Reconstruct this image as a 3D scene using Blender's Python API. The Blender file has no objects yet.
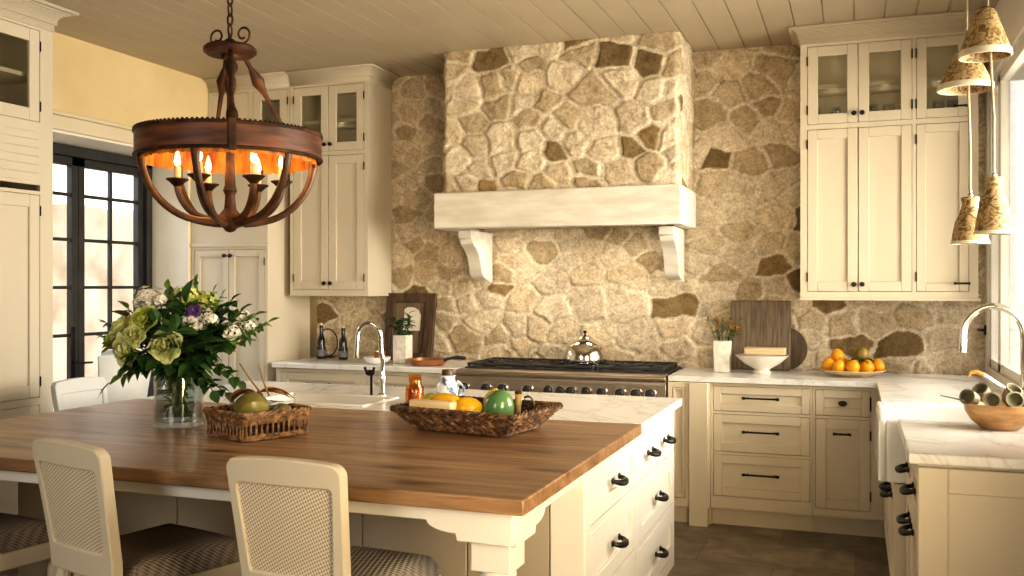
import bpy, bmesh, math, random
import numpy as np
from mathutils import Vector, Matrix
PI = math.pi
random.seed(7)
scene = bpy.context.scene
col = scene.collection

# ------------------------------------------------------------------ mesh builder
class MB:
    def __init__(s):
        s.v = []; s.f = []; s.M = Matrix.Identity(4)
    def at(s, loc=(0, 0, 0), rz=0.0, rx=0.0, ry=0.0):
        s.M = Matrix.Translation(loc) @ Matrix.Rotation(rz, 4, 'Z') @ Matrix.Rotation(ry, 4, 'Y') @ Matrix.Rotation(rx, 4, 'X')
        return s
    def add(s, vs, fs):
        o = len(s.v)
        s.v += [s.M @ Vector(p) for p in vs]
        s.f += [tuple(i + o for i in f) for f in fs]
        return s
    def box(s, x0, x1, y0, y1, z0, z1):
        vs = [(x, y, z) for x in (x0, x1) for y in (y0, y1) for z in (z0, z1)]
        return s.add(vs, [(0, 1, 3, 2), (4, 6, 7, 5), (0, 4, 5, 1), (2, 3, 7, 6), (0, 2, 6, 4), (1, 5, 7, 3)])
    def tube(s, path, r, n=8, closed=False, cap=True):
        P = [Vector(p) for p in path]; m = len(P)
        R = r if isinstance(r, (list, tuple)) else [r] * m
        T = []
        for i in range(m):
            if closed: t = P[(i + 1) % m] - P[i - 1]
            else: t = P[min(i + 1, m - 1)] - P[max(i - 1, 0)]
            T.append(t.normalized() if t.length > 1e-9 else Vector((0, 0, 1)))
        ref = Vector((0, 0, 1)) if abs(T[0].z) < .9 else Vector((1, 0, 0))
        nrm = (ref - T[0] * ref.dot(T[0])).normalized()
        vs = []
        for i in range(m):
            nrm = nrm - T[i] * nrm.dot(T[i])
            nrm = nrm.normalized() if nrm.length > 1e-6 else T[i].orthogonal().normalized()
            b = T[i].cross(nrm)
            for k in range(n):
                a = 2 * PI * k / n
                vs.append(P[i] + (nrm * math.cos(a) + b * math.sin(a)) * R[i])
        fs = []
        for i in range(m if closed else m - 1):
            j = (i + 1) % m
            for k in range(n):
                l = (k + 1) % n
                fs.append((i * n + k, i * n + l, j * n + l, j * n + k))
        if cap and not closed:
            fs.append(tuple(range(n - 1, -1, -1))); fs.append(tuple((m - 1) * n + k for k in range(n)))
        return s.add(vs, fs)
    def lathe(s, prof, n=24, c=(0, 0, 0), sx=1.0, sy=1.0):
        vs = []; fs = []; rings = []
        for (r, z) in prof:
            if r < 1e-5:
                rings.append([len(vs)]); vs.append((c[0], c[1], c[2] + z))
            else:
                rings.append(list(range(len(vs), len(vs) + n)))
                for k in range(n):
                    a = 2 * PI * k / n
                    vs.append((c[0] + r * sx * math.cos(a), c[1] + r * sy * math.sin(a), c[2] + z))
        for A, B in zip(rings, rings[1:]):
            for k in range(n):
                l = (k + 1) % n
                if len(A) == 1 and len(B) == 1: continue
                if len(A) == 1: fs.append((A[0], B[k], B[l]))
                elif len(B) == 1: fs.append((A[k], A[l], B[0]))
                else: fs.append((A[k], A[l], B[l], B[k]))
        return s.add(vs, fs)
    def ell(s, c, r, n=16, m=10):
        prof = [(math.sin(PI * i / m), -math.cos(PI * i / m)) for i in range(m + 1)]
        vs = []; fs = []; rings = []
        for (q, z) in prof:
            if q < 1e-5:
                rings.append([len(vs)]); vs.append((c[0], c[1], c[2] + r[2] * z))
            else:
                rings.append(list(range(len(vs), len(vs) + n)))
                for k in range(n):
                    a = 2 * PI * k / n
                    vs.append((c[0] + r[0] * q * math.cos(a), c[1] + r[1] * q * math.sin(a), c[2] + r[2] * z))
        for A, B in zip(rings, rings[1:]):
            for k in range(n):
                l = (k + 1) % n
                if len(A) == 1: fs.append((A[0], B[k], B[l]))
                elif len(B) == 1: fs.append((A[k], A[l], B[0]))
                else: fs.append((A[k], A[l], B[l], B[k]))
        return s.add(vs, fs)
    def prism(s, poly, d0, d1, axis='y'):
        n = len(poly)
        def mk(p, d):
            return {'y': (p[0], d, p[1]), 'x': (d, p[0], p[1]), 'z': (p[0], p[1], d)}[axis]
        vs = [mk(p, d0) for p in poly] + [mk(p, d1) for p in poly]
        fs = [tuple(range(n)), tuple(range(2 * n - 1, n - 1, -1))]
        for i in range(n):
            j = (i + 1) % n
            fs.append((i, i + n, j + n, j))
        return s.add(vs, fs)
    def leaf(s, base, d, up, L, W, bend=.25, seg=4, rnd=.85):
        base = Vector(base); d = Vector(d).normalized(); up = Vector(up)
        side = d.cross(up)
        side = side.normalized() if side.length > 1e-5 else d.orthogonal().normalized()
        nr = side.cross(d).normalized()
        vs = []; fs = []
        for i in range(seg + 1):
            t = i / seg
            w = W * .5 * math.sin(PI * min(.98, .06 + .92 * t) ** .85) if rnd > .5 else W * .5 * (math.sin(PI * .5 * min(1, t * 1.5)) if t < .67 else math.cos((t - .67) / .33 * PI / 2 * .78))
            c = base + d * (L * t) - nr * (bend * L * t * t)
            vs += [c - side * w + nr * w * .35, c, c + side * w + nr * w * .35]
        for i in range(seg):
            a = 3 * i
            fs += [(a, a + 1, a + 4, a + 3), (a + 1, a + 2, a + 5, a + 4)]
        return s.add(vs, fs)

def link_mesh(name, me, mat, parent=None):
    o = bpy.data.objects.new(name, me); col.objects.link(o)
    if mat: me.materials.append(mat)
    if parent: o.parent = parent
    return o
def obj(name, mb, mat, parent=None, loc=(0, 0, 0), rz=0.0, bev=0.0, smooth=True, normals=True, ang=35, segs=2, sub=0):
    me = bpy.data.meshes.new(name)
    me.from_pydata([tuple(v) for v in mb.v], [], mb.f)
    if normals:
        bm = bmesh.new(); bm.from_mesh(me); bmesh.ops.recalc_face_normals(bm, faces=bm.faces); bm.to_mesh(me); bm.free()
    if smooth:
        me.polygons.foreach_set('use_smooth', [True] * len(me.polygons))
        me.set_sharp_from_angle(angle=math.radians(ang))
    o = link_mesh(name, me, mat, parent)
    o.location = loc; o.rotation_euler = (0, 0, rz)
    if bev:
        b = o.modifiers.new('bevel', 'BEVEL'); b.width = bev; b.segments = segs; b.limit_method = 'ANGLE'; b.angle_limit = math.radians(40)
    if sub:
        m = o.modifiers.new('sub', 'SUBSURF'); m.levels = sub; m.render_levels = sub
    return o
def tag(o, label, cat, group=None):
    o['label'] = label; o['category'] = cat
    if group: o['group'] = group
    return o
def thing(name, label, cat, loc=(0, 0, 0), rz=0.0, group=None):
    o = bpy.data.objects.new(name, None); col.objects.link(o)
    o.empty_display_size = .05
    o.location = loc; o.rotation_euler = (0, 0, rz)
    return tag(o, label, cat, group)
def struct(name, mb, mat, parent=None, **k):
    o = obj(name, mb, mat, parent, **k)
    o['kind'] = 'structure'
    return o
def dup(root, loc, rz, label=None, group=None):
    r = root.copy(); col.objects.link(r); r.location = loc; r.rotation_euler = (0, 0, rz)
    if label: r['label'] = label
    if group: r['group'] = group
    for ch in list(root.children):
        c = ch.copy(); col.objects.link(c); c.parent = r
        for g in list(ch.children):
            d = g.copy(); col.objects.link(d); d.parent = c
    return r

# ------------------------------------------------------------------ materials
def new_mat(name):
    m = bpy.data.materials.new(name); m.use_nodes = True
    nt = m.node_tree; b = nt.nodes['Principled BSDF']
    return m, nt, b
def N(nt, t, **k):
    n = nt.nodes.new(t)
    for a, v in k.items():
        if a in n.inputs: n.inputs[a].default_value = v
        else: setattr(n, a, v)
    return n
def rgb(c): return (c[0], c[1], c[2], 1.0)
def coords(nt, scale=(1, 1, 1), kind='Object', rot=(0, 0, 0)):
    tc = N(nt, 'ShaderNodeTexCoord'); mp = N(nt, 'ShaderNodeMapping')
    mp.inputs['Scale'].default_value = scale; mp.inputs['Rotation'].default_value = rot
    nt.links.new(tc.outputs[kind], mp.inputs['Vector'])
    return mp.outputs['Vector']
def ramp(nt, fac, stops):
    r = N(nt, 'ShaderNodeValToRGB')
    e = r.color_ramp.elements
    while len(e) > 1: e.remove(e[-1])
    e[0].position = stops[0][0]; e[0].color = rgb(stops[0][1])
    for p, c in stops[1:]:
        q = e.new(p); q.color = rgb(c)
    nt.links.new(fac, r.inputs['Fac'])
    return r.outputs['Color']
def bump(nt, b, h, strength=.3, dist=.01):
    n = N(nt, 'ShaderNodeBump', Strength=strength, Distance=dist)
    nt.links.new(h, n.inputs['Height']); nt.links.new(n.outputs['Normal'], b.inputs['Normal'])
def noise_mat(name, c1, c2, scale=6.0, stretch=(1, 1, 1), rough=.5, metal=0.0, bs=0.0, bscale=None, detail=5.0, lo=.35, hi=.68, mid=None, bd=.004):
    m, nt, b = new_mat(name)
    v = coords(nt, stretch)
    n = N(nt, 'ShaderNodeTexNoise', Scale=scale, Detail=detail)
    nt.links.new(v, n.inputs['Vector'])
    st = [(lo, c1), (hi, c2)] if mid is None else [(lo, c1), ((lo + hi) / 2, mid), (hi, c2)]
    nt.links.new(ramp(nt, n.outputs['Fac'], st), b.inputs['Base Color'])
    b.inputs['Roughness'].default_value = rough; b.inputs['Metallic'].default_value = metal
    if bs:
        n2 = N(nt, 'ShaderNodeTexNoise', Scale=bscale or scale * 4, Detail=4.0)
        nt.links.new(v, n2.inputs['Vector']); bump(nt, b, n2.outputs['Fac'], bs, bd)
    return m
def paint(name, c, rough=.42):
    d = tuple(x * .93 for x in c)
    return noise_mat(name, d, c, 3.0, (1, 1, .25), rough, 0, .05, 60)
M = {}
M['cream'] = paint('cream painted wood', (.65, .57, .435))
M['cream_left'] = paint('pale cream painted wood', (.62, .56, .455))
M['island_white'] = paint('white painted wood', (.74, .715, .665))
M['island_grey'] = paint('taupe painted boards', (.40, .35, .28))
M['plaster'] = noise_mat('cream plaster', (.62, .49, .275), (.69, .56, .33), 2.5, rough=.8, bs=.08, bscale=30)
M['white_plaster'] = noise_mat('pale plaster', (.70, .66, .58), (.76, .72, .64), 2.5, rough=.8, bs=.06, bscale=30)
M['ceiling'] = paint('cream ceiling boards', (.45, .38, .275), .5)
M['beam'] = noise_mat('whitewashed beam', (.64, .60, .52), (.78, .75, .68), 5, (1, 4, 4), .75, 0, .35, 25)
M['black'] = noise_mat('black iron', (.012, .011, .011), (.03, .027, .025), 20, rough=.4, metal=.6, bs=.1)
M['frame_black'] = noise_mat('black painted steel', (.018, .018, .02), (.03, .03, .032), 8, rough=.45)
M['dark_gap'] = noise_mat('dark shadow lining', (.10, .085, .065), (.14, .115, .09), 4, rough=.8)
M['steel'] = noise_mat('brushed warm steel', (.50, .43, .35), (.62, .55, .46), 4, (1, 30, 30), .3, .95)
M['chrome'] = noise_mat('polished nickel', (.72, .70, .67), (.8, .78, .75), 4, rough=.1, metal=1.0)
M['kettle'] = noise_mat('polished kettle steel', (.70, .66, .60), (.78, .74, .68), 4, rough=.12, metal=1.0)
M['cast'] = noise_mat('cast iron', (.012, .012, .013), (.035, .035, .036), 30, rough=.55, bs=.2)
M['ceramic'] = noise_mat('white glazed ceramic', (.80, .79, .76), (.86, .85, .82), 3, rough=.12)
M['dish'] = noise_mat('off white stoneware', (.68, .64, .56), (.78, .74, .67), 8, rough=.3)
M['vase_white'] = noise_mat('chalky textured ceramic', (.60, .57, .51), (.80, .77, .70), 25, rough=.7, bs=.5, bscale=40)
M['iron_rust'] = noise_mat('rusty brown iron', (.022, .010, .006), (.13, .055, .026), 14, rough=.6, metal=.4, bs=.3, mid=(.055, .024, .012))
M['band'] = noise_mat('dark red brown aged wood', (.05, .018, .009), (.20, .075, .035), 5, (1, 1, 7), .5, .1, .3, 20, mid=(.11, .038, .018))
M['arm'] = noise_mat('warm bronze brown wood', (.035, .015, .007), (.15, .065, .028), 9, (1, 1, 1), .42, .35, .2)
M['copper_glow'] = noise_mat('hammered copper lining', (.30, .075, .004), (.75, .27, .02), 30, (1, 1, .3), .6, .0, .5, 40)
M['honey'] = noise_mat('honey', (.36, .15, .03), (.66, .36, .10), 20, rough=.4)
M['stalk'] = noise_mat('green stalk', (.05, .10, .02), (.12, .20, .05), 20, rough=.5)
M['leaf_dark'] = noise_mat('dark green leaf', (.014, .045, .010), (.05, .115, .025), 18, rough=.42)
M['leaf_mid'] = noise_mat('mid green leaf', (.06, .13, .02), (.16, .27, .05), 18, rough=.45)
M['leaf_grey'] = noise_mat('grey green leaf', (.05, .08, .04), (.14, .19, .11), 18, rough=.55)
M['lime'] = noise_mat('lime green petal', (.38, .46, .08), (.66, .72, .24), 25, rough=.5)
M['pale_lime'] = noise_mat('pale lime petal', (.56, .60, .24), (.80, .82, .48), 25, rough=.5)
M['white_petal'] = noise_mat('creamy white petal', (.72, .71, .62), (.88, .87, .80), 25, rough=.5)
M['purple'] = noise_mat('violet petal', (.16, .06, .32), (.38, .20, .55), 25, rough=.5)
M['orange_petal'] = noise_mat('dried orange flower', (.45, .19, .04), (.68, .36, .10), 25, rough=.7)
M['yellow'] = noise_mat('yellow fruit skin', (.66, .36, .008), (.85, .54, .02), 12, rough=.38, bs=.12, bscale=90)
M['orange'] = noise_mat('golden citrus skin', (.72, .27, .004), (.86, .42, .008), 10, rough=.38, bs=.15, bscale=110)
M['lemon'] = noise_mat('green tinged lemon skin', (.42, .40, .02), (.78, .62, .04), 9, rough=.38, bs=.12, bscale=90)
M['mango'] = noise_mat('yellow green mango skin', (.20, .24, .02), (.58, .48, .04), 7, rough=.35)
M['avocado'] = noise_mat('shiny green melon skin', (.03, .10, .05), (.13, .25, .10), 5, (1, 1, .3), .18)
M['olive'] = noise_mat('olive bronze gourd skin', (.10, .085, .022), (.25, .21, .06), 7, rough=.3)
M['brown_fruit'] = noise_mat('brown fruit skin', (.14, .08, .02), (.36, .24, .04), 20, rough=.5)
M['dry_leaf'] = noise_mat('dry rust leaf', (.18, .065, .02), (.48, .22, .08), 16, rough=.7)
M['paper'] = noise_mat('pale folded cloth', (.62, .64, .66), (.74, .76, .78), 8, rough=.8)
M['pale_wood'] = noise_mat('pale beech wood', (.55, .41, .24), (.72, .57, .37), 7, (1, 8, 8), .55, bs=.1)
M['bowl_wood'] = noise_mat('turned honey wood', (.34, .17, .06), (.60, .36, .16), 9, (1, 1, 3), .42, bs=.1)
M['dark_wood'] = noise_mat('dark walnut board', (.045, .026, .014), (.115, .07, .04), 8, (6, 1, .8), .5, bs=.15)
M['board_wood'] = noise_mat('weathered brown board', (.095, .068, .045), (.22, .165, .11), 8, (9, 1, .7), .6, bs=.15)
M['wicker'] = noise_mat('brown wicker', (.03, .015, .008), (.26, .14, .068), 40, rough=.6, bs=.3, mid=(.10, .052, .025))
M['wicker_light'] = noise_mat('honey wicker', (.07, .034, .016), (.42, .245, .12), 45, rough=.6, bs=.3, mid=(.22, .12, .055))
M['bottle'] = noise_mat('dark bottle glass', (.012, .012, .014), (.03, .028, .03), 10, rough=.12)
M['bottle_label'] = noise_mat('grey blue bottle band', (.10, .12, .16), (.28, .27, .27), 30, rough=.5)
M['copper'] = noise_mat('copper', (.42, .19, .09), (.62, .32, .17), 8, rough=.3, metal=.9)
M['china_brown'] = noise_mat('brown stopper', (.05, .025, .012), (.12, .06, .03), 20, rough=.5)
M['pod'] = noise_mat('grey green seed pod', (.13, .11, .07), (.42, .37, .26), 22, (1, 1, .4), .7, bs=.3)
M['pod_dark'] = noise_mat('dark pod inside', (.07, .065, .035), (.18, .17, .09), 12, rough=.8)
M['cushion_white'] = noise_mat('white chair cover', (.66, .68, .70), (.74, .76, .78), 5, rough=.8)
M['black_leather'] = noise_mat('black chair cover', (.015, .016, .02), (.06, .06, .07), 10, rough=.45)
M['wax'] = noise_mat('ivory candle tube', (.75, .55, .30), (.85, .66, .40), 8, rough=.5)
M['cord'] = noise_mat('beige cord', (.35, .27, .17), (.50, .40, .26), 30, rough=.7)
M['soil'] = noise_mat('gravel ground', (.36, .30, .22), (.55, .47, .36), 6, rough=.9)
M['garden_stone'] = noise_mat('rough sandy garden wall', (.40, .31, .23), (.70, .62, .52), 2.2, rough=.95, bs=.5, bscale=8, detail=9, lo=.3, hi=.66)

def mix_color(nt, fac, a, b, blend='MIX'):
    m = N(nt, 'ShaderNodeMix', data_type='RGBA', blend_type=blend)
    for k, x in ((0, fac), (6, a), (7, b)):
        if hasattr(x, 'is_output'): nt.links.new(x, m.inputs[k])
        else: m.inputs[k].default_value = x if k == 0 else rgb(x)
    return m.outputs[2]
def glass_mat(name, tint=(1, 1, 1), gloss=.02, f0=1.45):
    m, nt, b = new_mat(name); nt.nodes.remove(b)
    t = N(nt, 'ShaderNodeBsdfTransparent'); t.inputs['Color'].default_value = rgb(tint)
    g = N(nt, 'ShaderNodeBsdfGlossy', Roughness=gloss)
    lw = N(nt, 'ShaderNodeLayerWeight', Blend=.5); pw = N(nt, 'ShaderNodeMath', operation='POWER'); pw.inputs[1].default_value = 4.0
    fr = N(nt, 'ShaderNodeMath', operation='MULTIPLY_ADD'); fr.inputs[1].default_value = .7; fr.inputs[2].default_value = (f0 - 1) ** 2 * .2
    mx = N(nt, 'ShaderNodeMixShader')
    nt.links.new(lw.outputs['Facing'], pw.inputs[0]); nt.links.new(pw.outputs[0], fr.inputs[0])
    nt.links.new(fr.outputs[0], mx.inputs[0]); nt.links.new(t.outputs[0], mx.inputs[1]); nt.links.new(g.outputs[0], mx.inputs[2])
    nt.links.new(mx.outputs[0], nt.nodes['Material Output'].inputs['Surface'])
    return m
M['glass'] = glass_mat('window glass', (.97, .98, .98))
M['cab_glass'] = glass_mat('cabinet glass', (.86, .86, .82))
M['vase_glass'] = glass_mat('clear vase glass', (.90, .93, .94), .03, 1.7)
M['water'] = glass_mat('vase water', (.88, .93, .92), .03, 1.33)
M['amber'] = glass_mat('amber glass', (.93, .70, .38), .05, 1.5)

def emit_mat(name, c, s):
    m, nt, b = new_mat(name)
    n = N(nt, 'ShaderNodeTexNoise', Scale=6.0); nt.links.new(coords(nt), n.inputs['Vector'])
    cc = ramp(nt, n.outputs['Fac'], [(.3, tuple(x * .9 for x in c)), (.7, c)])
    nt.links.new(cc, b.inputs['Emission Color']); b.inputs['Emission Strength'].default_value = s
    b.inputs['Base Color'].default_value = rgb(c)
    return m
M['flame'] = emit_mat('candle flame bulb', (1.0, .55, .18), 14)

def stone_mat():
    m, nt, b = new_mat('fieldstone')
    at = N(nt, 'ShaderNodeVertexColor', layer_name='Col')
    v = coords(nt)
    n = N(nt, 'ShaderNodeTexNoise', Scale=17.0, Detail=10.0, Roughness=.72); nt.links.new(v, n.inputs['Vector'])
    n2 = N(nt, 'ShaderNodeTexNoise', Scale=60.0, Detail=6.0, Roughness=.7); nt.links.new(v, n2.inputs['Vector'])
    c = ramp(nt, n.outputs['Fac'], [(.28, (.60, .53, .43)), (.48, (.98, .97, .95)), (.68, (1.22, 1.21, 1.18))])
    c1 = mix_color(nt, 1.0, at.outputs['Color'], c, 'MULTIPLY')
    c2 = ramp(nt, n2.outputs['Fac'], [(.32, (.62, .59, .54)), (.58, (1.08, 1.08, 1.08))])
    nt.links.new(mix_color(nt, 1.0, c1, c2, 'MULTIPLY'), b.inputs['Base Color'])
    b.inputs['Roughness'].default_value = .88
    ad = N(nt, 'ShaderNodeMath', operation='ADD'); nt.links.new(n.outputs['Fac'], ad.inputs[0]); nt.links.new(n2.outputs['Fac'], ad.inputs[1])
    bump(nt, b, ad.outputs[0], .65, .013)
    return m
M['stone'] = stone_mat()
def wood_top_mat():
    m, nt, b = new_mat('oiled oak planks')
    v = coords(nt)
    br = N(nt, 'ShaderNodeTexBrick', Scale=1.0)
    br.inputs['Brick Width'].default_value = 3.2; br.inputs['Row Height'].default_value = .145; br.inputs['Mortar Size'].default_value = .0012
    br.inputs['Color1'].default_value = (.30, .30, .30, 1); br.inputs['Color2'].default_value = (.72, .72, .72, 1); br.inputs['Mortar'].default_value = (.05, .05, .05, 1)
    nt.links.new(v, br.inputs['Vector'])
    mp = N(nt, 'ShaderNodeMapping'); mp.inputs['Scale'].default_value = (1.3, 16, 16)
    nt.links.new(v, mp.inputs['Vector'])
    ofs = N(nt, 'ShaderNodeVectorMath', operation='ADD'); sc = N(nt, 'ShaderNodeVectorMath', operation='SCALE'); sc.inputs['Scale'].default_value = 9.0
    nt.links.new(br.outputs['Color'], sc.inputs[0]); nt.links.new(mp.outputs['Vector'], ofs.inputs[0]); nt.links.new(sc.outputs[0], ofs.inputs[1])
    n = N(nt, 'ShaderNodeTexNoise', Scale=1.5, Detail=8.0, Roughness=.62, Distortion=.9); nt.links.new(ofs.outputs[0], n.inputs['Vector'])
    g = ramp(nt, n.outputs['Fac'], [(.25, (.10, .050, .024)), (.40, (.22, .122, .062)), (.55, (.36, .215, .115)), (.75, (.50, .325, .19))])
    mp2 = N(nt, 'ShaderNodeMapping'); mp2.inputs['Scale'].default_value = (2.2, 6.5, 6.5); nt.links.new(v, mp2.inputs['Vector'])
    vo = N(nt, 'ShaderNodeTexVoronoi', Scale=1.0); nt.links.new(mp2.outputs['Vector'], vo.inputs['Vector'])
    kn = ramp(nt, vo.outputs['Distance'], [(.04, (.22, .17, .14)), (.13, (.62, .58, .54)), (.26, (1, 1, 1))])
    pl = ramp(nt, br.outputs['Color'], [(.0, (.35, .33, .3)), (.28, (.82, .80, .78)), (.72, (1.1, 1.1, 1.08))])
    c = mix_color(nt, 1.0, mix_color(nt, 1.0, g, kn, 'MULTIPLY'), pl, 'MULTIPLY')
    nt.links.new(c, b.inputs['Base Color'])
    b.inputs['Roughness'].default_value = .36
    bump(nt, b, n.outputs['Fac'], .12, .004)
    return m
M['oak'] = wood_top_mat()
def marble_mat():
    m, nt, b = new_mat('white veined marble')
    v = coords(nt, (1, 1, 1), rot=(0, 0, .6))
    n = N(nt, 'ShaderNodeTexNoise', Scale=1.4, Detail=7.0, Roughness=.6, Distortion=1.6); nt.links.new(v, n.inputs['Vector'])
    a = N(nt, 'ShaderNodeMath', operation='SUBTRACT'); a.inputs[1].default_value = .5; nt.links.new(n.outputs['Fac'], a.inputs[0])
    ab = N(nt, 'ShaderNodeMath', operation='ABSOLUTE'); nt.links.new(a.outputs[0], ab.inputs[0])
    c = ramp(nt, ab.outputs[0], [(.0, (.60, .585, .57)), (.010, (.70, .69, .675)), (.04, (.775, .765, .75)), (.2, (.80, .79, .775))])
    nt.links.new(c, b.inputs['Base Color']); b.inputs['Roughness'].default_value = .22
    return m
M['marble'] = marble_mat()
def floor_mat():
    m, nt, b = new_mat('grey brown stone tiles')
    v = coords(nt)
    br = N(nt, 'ShaderNodeTexBrick', Scale=1.0)
    br.inputs['Brick Width'].default_value = .8; br.inputs['Row Height'].default_value = .46; br.inputs['Mortar Size'].default_value = .004
    br.inputs['Color1'].default_value = (.7, .7, .7, 1); br.inputs['Color2'].default_value = (1.15, 1.12, 1.05, 1); br.inputs['Mortar'].default_value = (.55, .52, .46, 1)
    nt.links.new(v, br.inputs['Vector'])
    n = N(nt, 'ShaderNodeTexNoise', Scale=5.0, Detail=9.0, Roughness=.65, Distortion=.5); nt.links.new(v, n.inputs['Vector'])
    c = ramp(nt, n.outputs['Fac'], [(.3, (.10, .078, .055)), (.5, (.19, .152, .112)), (.7, (.32, .265, .20))])
    nt.links.new(mix_color(nt, 1.0, c, br.outputs['Color'], 'MULTIPLY'), b.inputs['Base Color'])
    b.inputs['Roughness'].default_value = .42
    bump(nt, b, br.outputs['Fac'], -.3, .003)
    return m
M['floor'] = floor_mat()
def weave_mat(name, c1, c2, s=130.0, rough=.85, rot=.785, bs=.8):
    m, nt, b = new_mat(name)
    v = coords(nt, (1, 1, 1))
    sx = N(nt, 'ShaderNodeSeparateXYZ'); nt.links.new(v, sx.inputs[0])
    # horizontal coordinate x+y/2, vertical z+y : works on both upright and lying cloth
    ad = N(nt, 'ShaderNodeMath', operation='ADD'); nt.links.new(sx.outputs['Z'], ad.inputs[0]); nt.links.new(sx.outputs['Y'], ad.inputs[1])
    cb = N(nt, 'ShaderNodeCombineXYZ'); nt.links.new(sx.outputs['X'], cb.inputs[0]); nt.links.new(ad.outputs[0], cb.inputs[1])
    mp = N(nt, 'ShaderNodeMapping'); mp.inputs['Rotation'].default_value = (0, 0, rot); nt.links.new(cb.outputs[0], mp.inputs['Vector'])
    s2 = N(nt, 'ShaderNodeSeparateXYZ'); nt.links.new(mp.outputs[0], s2.inputs[0])
    out = []
    for ax, f in (('X', s), ('Y', s)):
        mu = N(nt, 'ShaderNodeMath', operation='MULTIPLY'); mu.inputs[1].default_value = f * 2 * PI; nt.links.new(s2.outputs[ax], mu.inputs[0])
        si = N(nt, 'ShaderNodeMath', operation='SINE'); nt.links.new(mu.outputs[0], si.inputs[0]); out.append(si)
    pr = N(nt, 'ShaderNodeMath', operation='MULTIPLY'); nt.links.new(out[0].outputs[0], pr.inputs[0]); nt.links.new(out[1].outputs[0], pr.inputs[1])
    mr = N(nt, 'ShaderNodeMapRange'); mr.inputs['From Min'].default_value = -1; nt.links.new(pr.outputs[0], mr.inputs['Value'])
    nt.links.new(ramp(nt, mr.outputs[0], [(.22, c1), (.6, c2)]), b.inputs['Base Color'])
    b.inputs['Roughness'].default_value = rough
    bump(nt, b, mr.outputs[0], bs, .004)
    return m
M['cane'] = weave_mat('woven cane back', (.42, .315, .20), (.82, .73, .57), 88.0, rot=.35, bs=.5)
M['seat_cloth'] = weave_mat('brown herringbone cloth', (.13, .10, .075), (.25, .20, .155), 48.0, rot=.5)
M['seat_cloth_grey'] = weave_mat('grey herringbone cloth', (.20, .178, .16), (.36, .325, .29), 48.0, rot=.5)
def distressed():
    m, nt, b = new_mat('worn cream paint')
    v = coords(nt)
    n = N(nt, 'ShaderNodeTexNoise', Scale=22.0, Detail=6.0, Roughness=.7); nt.links.new(v, n.inputs['Vector'])
    g = N(nt, 'ShaderNodeNewGeometry')
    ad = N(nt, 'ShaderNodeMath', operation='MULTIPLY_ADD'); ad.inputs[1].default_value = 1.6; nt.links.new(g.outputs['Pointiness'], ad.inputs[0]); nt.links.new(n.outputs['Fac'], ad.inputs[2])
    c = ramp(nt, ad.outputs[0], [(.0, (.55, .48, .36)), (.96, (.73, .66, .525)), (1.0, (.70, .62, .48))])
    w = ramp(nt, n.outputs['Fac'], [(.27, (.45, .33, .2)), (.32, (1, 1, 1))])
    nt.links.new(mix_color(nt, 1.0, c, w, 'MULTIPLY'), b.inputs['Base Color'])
    b.inputs['Roughness'].default_value = .5
    bump(nt, b, n.outputs['Fac'], .1, .003)
    return m
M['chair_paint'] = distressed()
def shade_mat():
    m, nt, b = new_mat('patterned gold linen shade')
    v = coords(nt)
    vo = N(nt, 'ShaderNodeTexNoise', Scale=38.0, Detail=6.0, Distortion=1.5); nt.links.new(v, vo.inputs['Vector'])
    c = ramp(nt, vo.outputs['Fac'], [(.36, (.12, .065, .02)), (.46, (.27, .165, .06)), (.56, (.50, .37, .19)), (.7, (.34, .21, .08))])
    nt.links.new(c, b.inputs['Base Color']); b.inputs['Roughness'].default_value = .6
    return m
M['shade'] = shade_mat()
M['shade_trim'] = noise_mat('pale shade lining', (.62, .54, .40), (.75, .67, .52), 20, rough=.7)
def china_mat():
    m, nt, b = new_mat('blue and white china')
    v = coords(nt)
    n = N(nt, 'ShaderNodeTexNoise', Scale=24.0, Detail=3.0, Distortion=1.0); nt.links.new(v, n.inputs['Vector'])
    nt.links.new(ramp(nt, n.outputs['Fac'], [(.40, (.08, .13, .26)), (.46, (.45, .52, .62)), (.52, (.78, .79, .80))]), b.inputs['Base Color'])
    b.inputs['Roughness'].default_value = .15
    return m
M['china'] = china_mat()
# ------------------------------------------------------------------ room constants (metres; camera at x=0,y=0)
XL, XR, YB, ZC = -4.71, .75, 6.45, 3.05
CT = .91                     # worktop height

# ------------------------------------------------------------------ setting
struct('floor', MB().box(XL - .45, XR + .3, -2.4, YB + .2, -.1, 0), M['floor'], smooth=False)
mb = MB(); x = XL - .4
while x < XR + .28:
    mb.box(x + .0025, x + .1675, -2.4, YB + .03, ZC, ZC + .02); x += .17
mb.box(XL - .5, XR + .09, -2.4, YB + .2, ZC + .008, ZC + .2)
struct('ceiling', mb, M['ceiling'], bev=.003, segs=1)
struct('sun_blocker', MB().box(XR + .10, XR + 1.1, -2.4, YB + .2, 2.75, 2.9), M['white_plaster'], smooth=False)  # unseen overhang, added to keep high sun off the floor
struct('wall_back', MB().box(XL - .45, XR + .09, YB + .03, YB + .2, 0, ZC), M['plaster'], smooth=False)
struct('wall_front', MB().box(XL - .45, XR + .3, -2.4, -2.25, 0, ZC), M['plaster'], smooth=False)
mb = MB()
mb.box(XL - .45, XL, 5.85, YB + .03, 0, ZC)            # beyond the french door
mb.box(XL - .45, XL, 4.22, 5.85, 2.44, ZC)             # above it
mb.box(XL - .45, XL, -2.25, 4.22, 0, ZC)
struct('wall_left', mb, M['plaster'], smooth=False)
mb = MB(); mb.box(XL - .44, XL - .002, 5.835, 5.85, 0, 2.44); mb.box(XL - .44, XL - .002, 4.22, 5.835, 2.425, 2.44)
struct('trim_1', mb, M['white_plaster'], smooth=False)
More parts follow.
